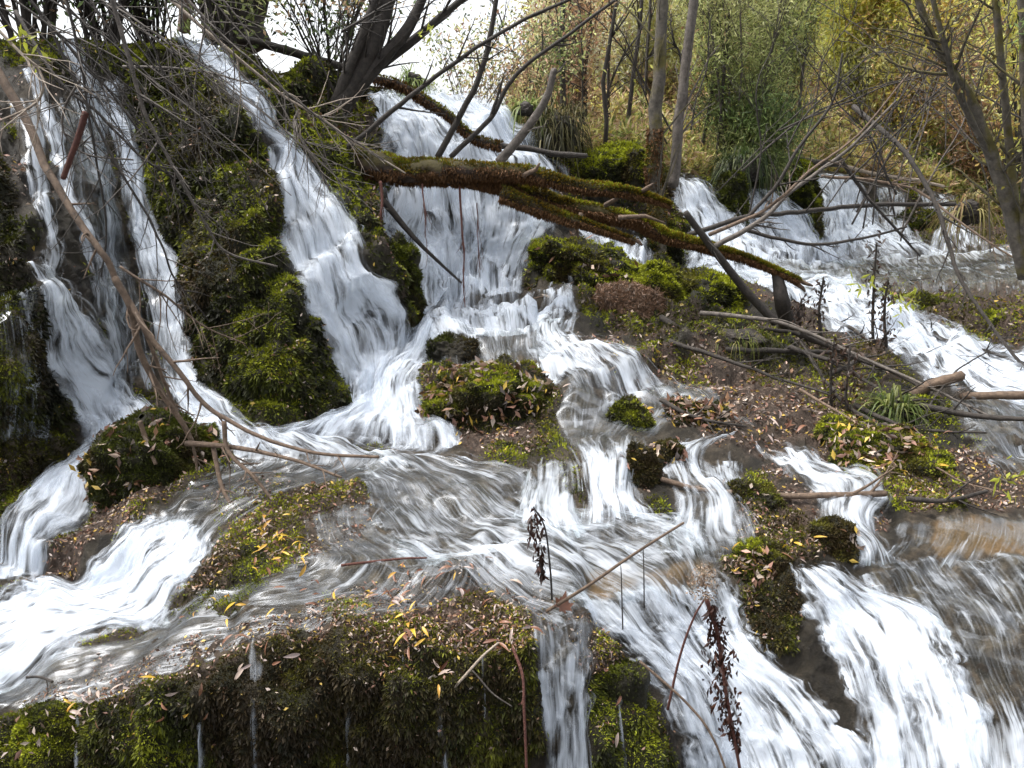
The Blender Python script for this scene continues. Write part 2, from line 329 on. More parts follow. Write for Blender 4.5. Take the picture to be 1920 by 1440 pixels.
# areas, as outlines on the ground (wobbled so that their borders are ragged)
wob = np.stack([fbm(P0, 7, 3, 40), fbm(P0, 7, 3, 50)], -1)*30+np.stack([fbm(P0, 30, 2, 41), fbm(P0, 30, 2, 51)], -1)*10
Uw = Ug+wob[..., 0]; Vw = Vg+wob[..., 1]
def area(polys, amt=None):
    m = np.zeros(Ug.shape)
    for k, p in enumerate(polys): m[inpoly(Uw, Vw, p)] = 1 if amt is None else amt[k]
    return m
MOSSP = [
 [(255, 110), (330, 85), (400, 120), (440, 200), (480, 260), (500, 350), (520, 450), (570, 560), (620, 640), (625, 780), (560, 800), (450, 800), (390, 740), (350, 620), (310, 480), (280, 350), (250, 220)],
 [(-300, 250), (0, 280), (40, 450), (110, 600), (140, 780), (130, 860), (60, 900), (-300, 980)],
 [(460, 90), (640, 140), (680, 200), (670, 280), (600, 280), (540, 250), (480, 200)],
 [(570, 250), (690, 300), (720, 420), (780, 560), (760, 650), (720, 560), (650, 430)],
 [(1300, 590), (1420, 600), (1560, 650), (1700, 700), (1760, 780), (1860, 860), (1700, 860), (1560, 800), (1440, 700), (1300, 660)],
 [(-200, 1420), (60, 1345), (200, 1310), (400, 1270), (480, 1230), (600, 1195), (850, 1185), (985, 1190), (1000, 1440), (1010, 1690), (-200, 1690)],
 [(1105, 1270), (1170, 1245), (1215, 1330), (1235, 1440), (1250, 1600), (1090, 1600), (1100, 1400)],
 [(1375, 1110), (1490, 1110), (1480, 1215), (1390, 1215)],
 [(330, 1175), (400, 1100), (470, 1060), (500, 1090), (430, 1150)],
 [(1000, 480), (1100, 490), (1240, 540), (1400, 550), (1400, 620), (1200, 640), (1060, 590)],
 [(1640, 540), (1780, 560), (1900, 590), (1980, 640), (1800, 640), (1660, 610)],
 [(1580, 830), (1700, 840), (1800, 900), (1800, 950), (1660, 940), (1580, 900)],
 [(1100, 660), (1260, 680), (1240, 710), (1140, 710)], [(820, 640), (870, 650), (850, 720), (800, 700)],
 [(1200, 300), (1275, 330), (1285, 520), (1220, 520), (1190, 400)], [(1460, 330), (1525, 340), (1530, 470), (1500, 440), (1440, 390)],
 [(400, 930), (520, 900), (560, 1000), (480, 1060), (400, 1050)], [(1010, 820), (1090, 850), (1100, 930), (1030, 900)], [(600, 1100), (700, 1130), (690, 1180), (610, 1180)]]
MAMT = [1, .9, .8, .8, .6, 1, .9, .9, .8, 1, .7, .9, .9, .6, 1, .9, .6, .6, .7]
moss = area(MOSSP, MAMT)
LITP = [[(1080, 650), (1300, 660), (1500, 700), (1650, 760), (1700, 880), (1560, 860), (1480, 810), (1330, 800), (1260, 760), (1150, 720)],
 [(40, 1330), (200, 1240), (480, 1180), (640, 1090), (900, 1070), (1010, 1100), (1040, 1170), (980, 1220), (850, 1190), (600, 1200), (480, 1240), (200, 1330)],
 [(380, 900), (520, 890), (700, 950), (680, 1010), (560, 1070), (420, 1000)], [(1640, 530), (1990, 540), (2100, 680), (1800, 650), (1660, 600)],
 [(1300, 770), (1480, 790), (1500, 850), (1320, 850)], [(1640, 840), (1990, 860), (1990, 950), (1700, 950)], [(1040, 1130), (1130, 1170), (1160, 1260), (1090, 1260)],
 [(1540, 400), (1990, 420), (1990, 470), (1800, 460)], [(1380, 960), (1520, 940), (1600, 1000), (1500, 1060), (1400, 1060)]]
lit = area(LITP)*np.clip(.75+.6*fbm(P0, 9, 3, 60), 0, 1)
ochre = area([[(1080, 1060), (1180, 1050), (1180, 1100), (1090, 1110)], [(1190, 1060), (1320, 1055), (1340, 1120), (1220, 1120)], [(1740, 970), (1990, 980), (1990, 1050), (1760, 1040)]])*.6
def soft(m, k=3):
    for _ in range(k):
        m = (m+np.roll(m, 1, 0)+np.roll(m, -1, 0)+np.roll(m, 1, 1)+np.roll(m, -1, 1))/5
    return m

# ------------------------------------------------------------------ water courses: left bank, right bank, foam
WC = [
 # name, label, category, stations (uL,vL,uR,vR,foam), width cells
 ('waterfall', 'thin white trickle at the far upper left edge of the falls', [(35, 130, 75, 130, .6), (65, 210, 95, 205, .75), (95, 300, 125, 295, .75), (118, 380, 145, 375, .7), (140, 470, 165, 465, .6), (160, 560, 185, 555, .55), (172, 640, 210, 635, .5), (190, 740, 240, 730, .6)]),
 ('waterfall', 'faint veil of water dropping beside the leftmost dead branch', [(10, 180, 60, 170, .35), (40, 280, 85, 270, .5), (60, 380, 95, 370, .62), (75, 480, 105, 470, .55), (85, 560, 110, 550, .4)]),
 ('waterfall', 'narrow upper trickle behind twigs left of the mossy buttress', [(105, 75, 145, 75, .7), (125, 120, 160, 118, .8), (140, 170, 185, 165, .55), (150, 260, 200, 250, .4), (165, 380, 215, 370, .3), (190, 500, 230, 495, .35), (200, 620, 240, 620, .3)]),
 ('waterfall', 'thin broken veil spread between the far left trickle and the tall white ribbon', [(95, 170, 190, 165, .12), (115, 300, 215, 290, .17), (150, 450, 240, 440, .17), (185, 600, 275, 590, .2), (200, 740, 320, 730, .4)]),
 ('waterfall', 'faint drips down the dark wall at the far left edge', [(-20, 520, 60, 510, .15), (-10, 680, 110, 670, .22), (-10, 860, 120, 850, .15)]),
 ('waterfall', 'tall white ribbon of water left of the mossy buttress', [(185, 150, 240, 145, .6), (190, 200, 228, 195, .8), (212, 260, 262, 250, .85), (226, 330, 276, 320, .95), (238, 410, 290, 400, 1), (258, 480, 322, 470, .95), (278, 560, 345, 550, .9), (298, 650, 368, 640, .85), (320, 730, 395, 715, .85), (345, 800, 470, 790, .95), (360, 850, 500, 850, .7)]),
 ('waterfall', 'blue white cascade fanning out at the foot of the left wall', [(30, 480, 70, 500, .35), (62, 540, 108, 530, .6), (95, 610, 145, 590, .75), (115, 690, 190, 670, .75), (140, 760, 245, 740, .85), (155, 815, 300, 790, 1), (165, 850, 320, 830, 1)]),
 ('waterfall', 'silky white water curling round the boulder at the left edge', [(240, 815, 330, 850, 1), (150, 850, 260, 870, .95), (70, 905, 195, 905, .95), (20, 970, 165, 950, .95), (-10, 1050, 110, 1010, .75), (-30, 1110, 70, 1090, .6)]),
 ('waterfall', 'fast white cascade spilling to the lower left corner', [(330, 960, 400, 985, .45), (270, 985, 400, 1060, .8), (205, 1040, 360, 1110, .85), (110, 1090, 300, 1160, .9), (20, 1105, 210, 1180, 1), (-80, 1130, 100, 1240, 1), (-220, 1200, -40, 1340, .95)]),
 ('waterfall', 'white water sliding over the lip at the top of the mossy buttress', [(328, 82, 400, 92, .8), (345, 100, 420, 112, .95), (375, 130, 445, 138, .95), (415, 165, 460, 165, .9), (450, 200, 485, 200, .8), (476, 235, 510, 235, .75), (498, 265, 540, 275, .8), (505, 320, 600, 330, .85), (518, 400, 645, 410, .8), (545, 480, 680, 480, .95), (560, 540, 715, 540, .9), (595, 610, 742, 620, .85), (625, 690, 745, 690, .85), (640, 750, 720, 750, 1), (640, 800, 760, 800, 1)]),
 ('waterfall', 'broad bright waterfall behind the forked mossy log', [(678, 165, 830, 185, 1.05), (682, 200, 880, 200, 1.05), (695, 260, 960, 250, 1.05), (708, 320, 1020, 300, 1.0), (722, 400, 1030, 400, .92), (738, 480, 1010, 470, .95), (760, 560, 985, 520, 1), (770, 610, 980, 570, 1)]),
 ('waterfall', 'white overflow sliding down behind the upper fallen branch', [(850, 178, 880, 175, .9), (880, 205, 940, 205, .95), (920, 240, 985, 245, .95), (960, 285, 1050, 290, .8)]),
 ('waterfall', 'small white fall dropping behind the tip of the forked log', [(1060, 420, 1215, 430, .5), (1075, 450, 1218, 460, .7), (1085, 490, 1222, 500, .75), (1100, 520, 1222, 528, .9)]),
 ('waterfall', 'steep white fall just right of the moss footed trunk', [(1262, 322, 1300, 330, .95), (1268, 370, 1345, 370, .95), (1278, 430, 1395, 430, .85), (1285, 480, 1430, 480, .85), (1285, 530, 1470, 530, 1)]),
 ('waterfall', 'white chute between the drooping grass and the far wide fall', [(1380, 350, 1425, 345, .95), (1385, 390, 1470, 385, 1), (1405, 430, 1520, 430, .95), (1430, 475, 1560, 475, .95), (1440, 500, 1600, 500, 1)]),
 ('waterfall', 'square white fall on the farthest terrace', [(1500, 316, 1590, 326, .75), (1518, 360, 1615, 350, .9), (1522, 410, 1640, 400, .9), (1525, 455, 1680, 440, 1), (1530, 495, 1800, 480, .9)]),
 ('waterfall', 'thin curtain of drips at the far right of the top terrace', [(1640, 340, 1690, 345, .5), (1645, 375, 1700, 375, .4), (1650, 430, 1710, 430, .5), (1660, 470, 1740, 465, .9)]),
 ('waterfall', 'slim white spout beside the far right bank', [(1710, 350, 1790, 358, .55), (1735, 390, 1792, 390, .6), (1750, 430, 1800, 430, .85), (1740, 480, 1860, 475, .8)]),
 ('stream', 'grey pool below the far falls', [(1430, 490, 1900, 470, .75), (1440, 515, 2000, 490, .2), (1480, 545, 2100, 520, .08), (1540, 575, 2100, 545, .05)]),
 ('stream', 'pale stream running behind the stick pile to the right edge', [(1270, 520, 1500, 530, .95), (1400, 545, 1620, 540, .5), (1510, 590, 1660, 570, .75), (1590, 640, 1730, 610, .9), (1690, 690, 1800, 635, .8), (1800, 735, 1900, 665, .85), (1930, 765, 2010, 690, .9), (2200, 800, 2250, 740, .9)]),
 ('stream', 'still grey water at the right edge under the dark branch', [(1760, 760, 2000, 740, .15), (1790, 800, 2100, 790, .1), (1830, 850, 2150, 850, .12), (1900, 890, 2200, 890, .1)]),
 ('stream', 'foaming water at the foot of the broad fall', [(760, 600, 1080, 530, 1), (760, 625, 1090, 590, .95), (800, 655, 1080, 620, .4), (820, 690, 1070, 660, .15), (840, 740, 1100, 700, .1)]),
 ('stream', 'white chute between the wet rock and the left falls', [(765, 590, 850, 620, 1), (745, 650, 830, 650, .95), (700, 710, 800, 710, 1), (640, 770, 800, 770, 1), (540, 800, 830, 800, 1), (470, 820, 840, 850, .75)]),
 ('stream', 'clear water with a thin crest of foam in the middle of the cascade', [(1010, 610, 1090, 600, .5), (1000, 660, 1080, 640, .6), (1020, 700, 1200, 690, .6), (1050, 750, 1270, 730, .2), (1040, 790, 1290, 770, .1), (1060, 840, 1210, 830, .15), (1085, 880, 1200, 880, .65), (1090, 930, 1200, 930, .8), (1080, 990, 1240, 980, .8)]),
 ('stream', 'dark rippled water sliding left past the low dead branch', [(430, 800, 560, 800, .7), (440, 840, 700, 850, .75), (430, 870, 760, 880, .3), (360, 905, 620, 910, .08), (290, 950, 470, 960, .1), (270, 1000, 400, 1050, .4)]),
 ('stream', 'wide grey rapid crossing the centre under the mossy boulder', [(640, 880, 790, 840, .7), (680, 920, 960, 880, .16), (700, 970, 1100, 940, .22), (740, 1020, 1250, 970, .36), (860, 1080, 1330, 1010, .5), (980, 1130, 1350, 1060, .3), (1040, 1170, 1370, 1120, .5)]),
 ('stream', 'shallow clear film over the tan ledge', [(560, 960, 720, 940, .05), (570, 1020, 740, 1000, .08), (560, 1060, 900, 1085, .14), (420, 1110, 820, 1150, .08), (250, 1180, 620, 1185, .05), (40, 1260, 400, 1245, .0), (-150, 1370, 150, 1340, .0)]),
 ('waterfall', 'grey curtain of water pouring over the foreground bank', [(985, 1135, 1110, 1150, .15), (1000, 1210, 1110, 1220, .35), (1010, 1290, 1105, 1280, .6), (1020, 1370, 1100, 1360, .8), (1020, 1500, 1110, 1500, .8)]),
 ('waterfall', 'powerful white chute rushing to the bottom edge', [(1060, 1110, 1370, 1080, .55), (1110, 1170, 1400, 1160, .75), (1160, 1220, 1430, 1220, 1), (1210, 1290, 1520, 1290, .95), (1240, 1370, 1590, 1370, .95), (1260, 1450, 1640, 1450, 1), (1280, 1650, 1700, 1650, 1)]),
 ('waterfall', 'white rapid right of the dark mossy overhang', [(1470, 1060, 1560, 1060, .6), (1490, 1110, 1650, 1110, .75), (1520, 1170, 1760, 1160, .9), (1560, 1240, 1800, 1240, .85), (1590, 1320, 1830, 1310, .8), (1620, 1400, 1850, 1400, .85), (1640, 1600, 1900, 1600, .9)]),
 ('stream', 'dark rippling water in the lower right corner', [(1600, 1040, 1990, 1040, .15), (1640, 1100, 2050, 1090, .2), (1690, 1180, 2100, 1170, .15), (1740, 1280, 2100, 1270, .08), (1780, 1380, 2150, 1380, .6), (1800, 1600, 2200, 1600, .75)]),
 ('stream', 'brown shallow pool right of the leafy bank', [(1700, 955, 2050, 940, .08), (1690, 985, 2100, 980, .1), (1680, 1020, 2100, 1020, .15), (1640, 1060, 2100, 1060, .3)]),
 ('stream', 'small bright rill tumbling through the leafy bank', [(1290, 830, 1420, 815, .4), (1230, 860, 1330, 850, .45), (1250, 910, 1330, 900, .65), (1260, 960, 1390, 950, .5), (1240, 1010, 1420, 1000, .4), (1260, 1060, 1440, 1040, .5)]),
 ('stream', 'thin wet film seeping over the pinkish leaf bank', [(1190, 700, 1290, 690, .08), (1230, 745, 1340, 740, .06), (1260, 785, 1400, 790, .06), (1340, 825, 1460, 825, .1)]),
 ('waterfall', 'little white step right of the small dark moss knob', [(1300, 850, 1400, 850, .3), (1310, 900, 1400, 900, .5), (1330, 950, 1440, 945, .4)]),
 ('waterfall', 'small white cascade in front of the wide leafy boulder', [(990, 860, 1070, 850, .1), (980, 900, 1080, 890, .4), (960, 960, 1080, 950, .6), (960, 1010, 1120, 1000, .5)]),
 ('waterfall', 'fan shaped trickle above the long fallen branch', [(1400, 820, 1510, 825, .6), (1440, 860, 1580, 870, .55), (1490, 900, 1650, 905, .65), (1530, 935, 1670, 930, .5), (1540, 980, 1640, 980, .7), (1600, 1030, 1660, 1020, .5), (1600, 1070, 1700, 1070, .5)]),
 ('waterfall', 'single thin thread of water on the foreground moss left of the twig', [(392, 1225, 398, 1225, .1), (378, 1310, 394, 1310, .4), (364, 1380, 386, 1380, .55), (355, 1500, 385, 1500, .5)]),
 ('waterfall', 'clear trickle over the foreground moss below the pale leaves', [(476, 1190, 486, 1190, .1), (466, 1235, 500, 1235, .3), (468, 1310, 496, 1310, .3), (465, 1500, 500, 1500, .3)]),
 ('waterfall', 'fine thread of water between two moss cushions on the bank', [(642, 1165, 648, 1165, .1), (640, 1210, 652, 1210, .3), (643, 1300, 656, 1300, .45), (642, 1500, 660, 1500, .4)]),
 ('waterfall', 'short thread of water under the tip of the pale twig', [(818, 1310, 832, 1310, .6), (826, 1400, 840, 1400, .6), (832, 1500, 850, 1500, .6)]),
 ('waterfall', 'clear trickle at the left end of the foreground bank', [(150, 1315, 160, 1315, .1), (140, 1370, 160, 1370, .3), (138, 1500, 162, 1500, .4)]),
 ('waterfall', 'faint thread of water left of the thin one on the foreground moss', [(268, 1265, 274, 1265, .1), (262, 1330, 276, 1330, .35), (260, 1500, 278, 1500, .4)]),
 ('waterfall', 'faint thread of water under the bright foreground moss cushion', [(752, 1200, 758, 1200, .1), (750, 1290, 764, 1290, .35), (750, 1500, 766, 1500, .4)]),
 ('waterfall', 'thin dripping thread beside the reddish hanging twig', [(905, 1190, 911, 1190, .1), (902, 1290, 916, 1290, .35), (900, 1500, 918, 1500, .45)]),
 ('waterfall', 'thin thread of water right of the grey curtain', [(1150, 1235, 1156, 1235, .1), (1144, 1280, 1158, 1280, .4), (1145, 1350, 1160, 1350, .55), (1143, 1500, 1160, 1500, .5)]),
 ('waterfall', 'clear drips hanging from the dark mossy overhang', [(1370, 1080, 1400, 1080, .4), (1372, 1140, 1390, 1140, .45), (1374, 1220, 1390, 1220, .5)]),
]
wcov = np.zeros(Ug.shape); wfoam = np.zeros(Ug.shape)
for nm, lb, S in WC:
    S = np.array(S, float); Sc = cr(S, 40); poly = [tuple(x) for x in Sc[:, :2]]+[tuple(x) for x in Sc[::-1, 2:4]]
    k = inpoly(Ug, Vg, poly); wcov[k] = 1; wfoam[k] = np.maximum(wfoam[k], S[:, 4].mean())
wet = soft(wcov, 6)
# shape of the ground: hanging lumps on the faces, cushions where the moss is
steep = 1-np.clip(N0[..., 2], 0, 1); dist = np.clip(P0[..., 1]/3, .6, 2.2)
Pn = P0*np.array([1, 1, .45])
per = .13*dist; xs = P0[..., 2]/per+1.6*fbm(P0, 1.3, 3, 200)+.5*fbm(P0, 5, 3, 210); fr_ = xs-np.floor(xs)
STAIR = per*(sstep(.5, 1, fr_)-fr_+.25)*sstep(.3, .65, N0[..., 2])*(1-sstep(5.6, 6.4, P0[..., 1]))*.85*(1-.8*sstep(1050, 1150, Ug+.2*Vg-230)*sstep(1090, 1150, Vg))*np.clip(.75+1.2*fbm(P0, 1.6, 2, 260), .15, 1.3)
LUMP = dist*(.045*fbm(P0, 4.5, 3, 220)+.02*np.abs(fbm(P0, 11, 3, 230)))
GUL = dist*.05*fbm(P0*np.array([5, 5, .8]), 1, 3, 240)*sstep(.55, .9, steep)*(1+1.6*sstep(1200, 1280, Vg))
UPV = np.array([0, 0, 1.])
dry = 1-.45*wet
D = dist*(.10*fbm(P0, 1.7, 3, 1)*steep+.05*fbm(Pn, 5, 4, 8))*(1-.45*wet)+LUMP+GUL
Pm_ = P0+.03*np.stack([fbm(P0, 8, 2, 70), fbm(P0, 8, 2, 71), fbm(P0, 8, 2, 72)], -1)
cush = (1+.7*sstep(1200, 1280, Vg))*.055*(.75-cells(Pm_*np.array([1, 1, .7])*9, 3))+.022*(.75-cells(Pm_*24, 4))
moss = np.maximum(moss*np.where((Ug > 1080)&(Vg > 650)&(Vg < 1000), np.clip(.7+1.6*fbm(P0, 5, 3, 115), .1, 1), 1), .75*(fbm(P0, 3.5, 4, 110) > np.where((Ug > 1080)&(Vg > 620), .18, -.02))*(1-wet))
lit = np.maximum(lit, .8*(fbm(P0, 4.2, 4, 120) > .0)*(1-wet)*(N0[..., 2] > .25)*np.where((Ug < 640)&(Vg < 820), .2, 1)*np.where(Vg > 1230, .15, 1))
sm = soft(moss, 4)
D = D+cush*sm*dry*np.clip(dist, .7, 1.6)
D = D+(.018*np.abs(fbm(P0, 14, 4, 90))+.012*fbm(P0, 40, 3, 30))*dry
edgefix = np.clip((1-Tg)*25, 0, 1)
PG = P0+N0*(D*(.3+.7*edgefix))[..., None]+UPV*STAIR[..., None]
NG = toward(gnorm(PG), PG)
# smooth copy for the water to run on
PS = P0+N0*((dist*(.10*fbm(P0, 1.7, 3, 1)*steep+.05*fbm(Pn, 5, 2, 8)*.8))*(1-.45*wet)+LUMP*.8+GUL)[..., None]*(.3+.7*edgefix)[..., None]+UPV*STAIR[..., None]
PS = (PS+np.roll(PS, 1, 0)+np.roll(PS, -1, 0)+np.roll(PS, 1, 1)+np.roll(PS, -1, 1))/5 if False else PS
NS = toward(gnorm(PS), PS)
LOC = soft(np.clip(N0[..., 2]-NS[..., 2], -.5, .8), 3)
Tn = len(US)
UI = np.arange(Tn)
def uvft(u, v):
    return np.interp(u, US, UI), np.clip((np.asarray(v, float)-1690)/(vtop(u)-1690), 0, 1)*(NR-1)
def surf(u, v, G=None):
    fu, ft = uvft(np.asarray(u, float), v); return bil(PG if G is None else G, fu, ft), unit(bil(NG, fu, ft))
def ydepth(u, v): return float(surf(np.array([float(u)]), np.array([float(v)]))[0][0, 1])

# land behind the lips: a plateau on the left, a wooded slope on the right
back = np.concatenate([np.linspace(.06, 1, 12), np.linspace(1.3, 12, 26), np.linspace(14, 90, 14)])
slope = np.interp(US, [-900, 850, 1000, 1200, 1400, 1700, 2900], [-.02, .0, .10, .22, .36, .46, .5])
lipP = PG[:, -1]
rows = []
for k, b in enumerate(back):
    q = lipP.copy(); fac = (lipP[:, 1]+b)/lipP[:, 1]; q[:, 0] = lipP[:, 0]*fac; q[:, 1] += b
    q[:, 2] = lipP[:, 2]+slope*np.maximum(b-.6, 0)*(1 if b < 40 else 40/b)-.03*min(b, 1)
    q[:, 2] += .06*np.minimum(b, 4)*fbm(q, .9, 3, 4)
    rows.append(q)
ALL = np.concatenate([PG, np.stack(rows, 1)], 1); nm_ = ALL.shape[1]
ext = lambda m, c=0: np.concatenate([m, np.full((Tn, len(back)), c, float)], 1)
mk('ground', ALL.reshape(-1, 3), Q=gridq(Tn, nm_), mat=ROCK, fl={'moss': ext(sm), 'litter': ext(soft(lit, 2)*(1-.5*wet), .85), 'ochre': ext(soft(ochre, 4)), 'bed': ext(wet*np.clip(1.15-wfoam, .2, 1)*.8)})
tag(bpy.data.objects['ground'], 'wet tufa terraces and leafy slope', None, None, 'structure')

# ------------------------------------------------------------------ water surfaces
def water_body(nm, lb, S, idx):
    S = np.array(S, float); Lpx = np.hypot(*(np.diff((S[:, :2]+S[:, 2:4])/2, axis=0).T)).sum(); Wpx = np.hypot(S[:, 0]-S[:, 2], S[:, 1]-S[:, 3]).mean()
    n = int(np.clip(Lpx/4, 20, 220)); m = int(np.clip(Wpx/4, 8, 110)); Sc = cr(S, n); a = np.linspace(0, 1, m)
    # ragged banks
    wig = .5*np.stack([fbm(np.stack([np.arange(n)/9., np.full(n, idx+.3), np.zeros(n)], -1), 1, 3, 5), fbm(np.stack([np.arange(n)/9., np.full(n, idx+.7), np.zeros(n)], -1), 1, 3, 6)], -1)
    wid = np.minimum(np.hypot(Sc[:, 0]-Sc[:, 2], Sc[:, 1]-Sc[:, 3]), 60)/60
    A0 = -.06-.16*wid*0+wig[:, 0]*.22; A1 = 1.06+wig[:, 1]*.22
    aa = A0[:, None]+(A1-A0)[:, None]*a[None]
    u = Sc[:, None, 0]*(1-aa)+Sc[:, None, 2]*aa; v = Sc[:, None, 1]*(1-aa)+Sc[:, None, 3]*aa
    foam = Sc[:, None, 4]*(.72+.36*np.sin(np.pi*np.clip(a, 0, 1))[None]**.7)*(1+.22*fbm(np.stack([aa*4*np.clip(Wpx/120, .5, 2), np.arange(n)[:, None]/16.+0*aa, np.full(aa.shape, idx*2.3)], -1), 1, 3, 17))
    fu, ft = uvft(u, v); P = bil(PS, fu, ft); Nn = unit(bil(N0, fu, ft)); lo = bil(LOC, fu, ft); sm_ = lo.copy()
    for q in range(1, n): sm_[q] = np.maximum(lo[q], sm_[q-1]*.90)
    foam = foam+(.7*lo+.35*sm_)*np.clip(1.5-foam, 0, 1)*np.clip(foam*1.8+.1, 0, 1)
    # arc length coordinates in metres
    cen = P[:, m//2]; sl = np.concatenate([[0], np.cumsum(np.linalg.norm(np.diff(cen, axis=0), axis=1))])
    wm = np.linalg.norm(P[:, -1]-P[:, 0], axis=1).mean(); uvx = (aa-.5)*wm+idx*1.37
    k = np.clip(P[..., 1]/3, .6, 2.0)
    # the sheet swells into ridges that run with the flow, broken foam where it is white
    rid = fbm(np.stack([uvx*14, sl[:, None]*1.6+0*uvx, np.full(uvx.shape, idx*3.1)], -1), 1, 3, 12)
    chop = fbm(np.stack([uvx*26, sl[:, None]*9+0*uvx, np.full(uvx.shape, idx*3.1)], -1), 1, 3, 22)
    flat = np.clip(Nn[..., 2], 0, 1)
    off = (.012 if Wpx < 60 and S[:, 1].mean() > 1150 else 0)+k*(.012+.022*foam+.016*rid*(.4+foam)+.010*chop*flat*foam)
    ed = np.minimum(a, 1-a)[None]*2*wid[:, None]*0+np.minimum(a, 1-a)[None]*np.maximum(np.hypot(u[:, -1]-u[:, 0], v[:, -1]-v[:, 0]), 8)[:, None]/np.clip(Wpx*.22, 14, 44)
    ends = np.minimum(np.arange(n), n-1-np.arange(n))[:, None]/10.
    edge = np.clip(np.minimum(ed, ends), 0, 1)
    P = P+Nn*(off*(-.2+1.2*sstep(0, 1, edge)))[..., None]
    body = mk(nm, P.reshape(-1, 3), Q=gridq(n, m), mat=WATER, fl={'foam': np.clip(foam, 0, 1.1), 'edge': edge}, uv=np.stack([uvx, np.broadcast_to(sl[:, None], uvx.shape)], -1).reshape(-1, 2))
    tag(body, lb, nm, None, 'structure')
    # strands: long soft threads riding on the sheet
    ar = Lpx*Wpx; ns = int(np.clip(ar/90*np.clip(S[:, 4].mean(), .15, 1)**1.3, 4, 900)); segs = 9
    V = []; Q = []; Aa = []; UV = []
    i0 = R.uniform(0, n-1, ns); ln = R.uniform(.05, .3, ns)*np.clip(260/max(Lpx, 1), .3, 2.5)*n; w = R.uniform(1.2, 8, ns)/max(Wpx, 8); ac = R.uniform(.03, .97, ns); lift = R.uniform(.004, .035, ns); st = R.uniform(.12, .6, ns)
    for s in range(ns):
        ii = np.linspace(i0[s], min(n-1, i0[s]+ln[s]), segs); jc = (ac[s]+.02*fbm(np.stack([ii/12, np.full(segs, s*.7), np.zeros(segs)], -1), 1, 1, 3)) 
        f = np.interp(ii[segs//2], np.arange(n), Sc[:, 4])
        if R.random() > f*1.2: continue
        th = np.linspace(0, 1, segs); taper = np.sin(np.pi*np.clip(th*.9+.05, 0, 1))
        row = []
        for q, off_ in enumerate((-1, 0, 1)):
            jj = np.clip(jc+off_*w[s]*(.4+.6*taper), 0, 1)*(m-1)
            row.append(bil(P, ii, jj))
        Nr = bil(Nn, ii, jc*(m-1)); kk = np.clip(row[1][:, 1:2]/3, .6, 2)
        b0 = len(V)*segs*3
        V.append((np.stack(row, 1)+(Nr*lift[s]*kk*taper[:, None])[:, None]).reshape(-1, 3)); Q.append(gridq(segs, 3, b0))
        al = np.zeros((segs, 3)); al[:, 1] = taper*st[s]*(.35+.65*f); Aa.append(al.ravel())
        UV.append(np.stack([np.tile([0, .03, .06], segs)+s*.37, np.repeat(np.interp(ii, np.arange(n), sl), 3)], -1))
    if V:
        o = mk('water_threads', np.vstack(V), Q=np.vstack(Q), mat=STRAND, fl={'a': np.concatenate(Aa)}, uv=np.vstack(UV)); o.parent = body; o['kind'] = 'stuff'
    return P
for idx, (nm, lb, S) in enumerate(WC): water_body(nm, lb, S, idx)

# ------------------------------------------------------------------ moss and litter as masses of small leaves
def pick(mask, n, jitter=True):
    """random ground samples, even over the picture's area of ground, kept by mask"""
    u = R.uniform(-120, 2040, n); t = R.uniform(.08, 1, n); v = 1690+(vtop(u)-1690)*t
    fu, ft = uvft(u, v); m = bil(mask, fu, ft); k = R.random(n) < m
    return u[k], v[k], bil(PG, fu[k], ft[k]), unit(bil(NG, fu[k], ft[k]))
def moss_colors(P, Nn, bright=1.0):
    c1 = np.array([.016, .017, .005]); c2 = np.array([.085, .10, .012]); c3 = np.array([.36, .39, .025]); cb = np.array([.060, .038, .016])  # upward moss grows brighter; dark end lowered to stand in for crevice shade
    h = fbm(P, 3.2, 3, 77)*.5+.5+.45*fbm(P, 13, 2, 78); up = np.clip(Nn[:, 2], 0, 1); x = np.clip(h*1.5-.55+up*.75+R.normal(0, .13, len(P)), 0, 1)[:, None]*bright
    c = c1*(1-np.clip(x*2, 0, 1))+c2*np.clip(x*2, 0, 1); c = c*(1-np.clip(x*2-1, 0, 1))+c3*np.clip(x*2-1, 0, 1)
    br = sstep(-.05, .35, fbm(P, 4.5, 3, 88)+R.normal(0, .12, len(P)))[:, None]*.75
    return np.clip(c*(1-br)+cb*br, .003, 1)
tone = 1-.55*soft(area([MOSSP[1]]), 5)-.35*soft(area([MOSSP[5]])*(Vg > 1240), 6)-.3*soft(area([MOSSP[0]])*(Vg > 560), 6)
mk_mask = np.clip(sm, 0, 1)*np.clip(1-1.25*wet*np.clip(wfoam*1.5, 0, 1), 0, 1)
u, v, P, Nn = pick(mk_mask, 1500000)
k = P[:, 1]; D_ = Nn*1.0+R.normal(0, .55, P.shape)+np.array([0, 0, -1.3])*(1-np.clip(Nn[:, 2:3], 0, 1)); L_ = (.0018+.0036*k)*R.uniform(.5, 1.5, len(k))*(1+1.1*(1-np.clip(Nn[:, 2]+.2, 0, 1))*(R.random(len(k)) < .35))
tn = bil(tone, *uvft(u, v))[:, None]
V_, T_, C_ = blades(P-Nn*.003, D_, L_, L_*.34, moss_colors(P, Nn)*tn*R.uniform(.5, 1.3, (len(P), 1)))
tag(mk('moss', V_, T=T_, mat=MOSS, col=C_), 'dense green and brown moss coating the wet tufa', None, None, 'stuff')
LC = np.array([[.36, .26, .19], [.25, .14, .08], [.12, .06, .035], [.52, .42, .34], [.34, .18, .13], [.50, .34, .06], [.07, .035, .02], [.33, .27, .24]])
def litter_cols(n, p=None): return LC[R.choice(len(LC), n, p=p)]*R.uniform(.35, 1.4, (n, 1))
lm = np.clip(lit*(1-.8*wet*np.clip(wfoam*1.6, 0, 1))+.07*(sm > .3)*(1-wet), 0, 1)
lm = lm*np.clip(.75+1.5*fbm(P0, 6, 3, 130), .08, 1)
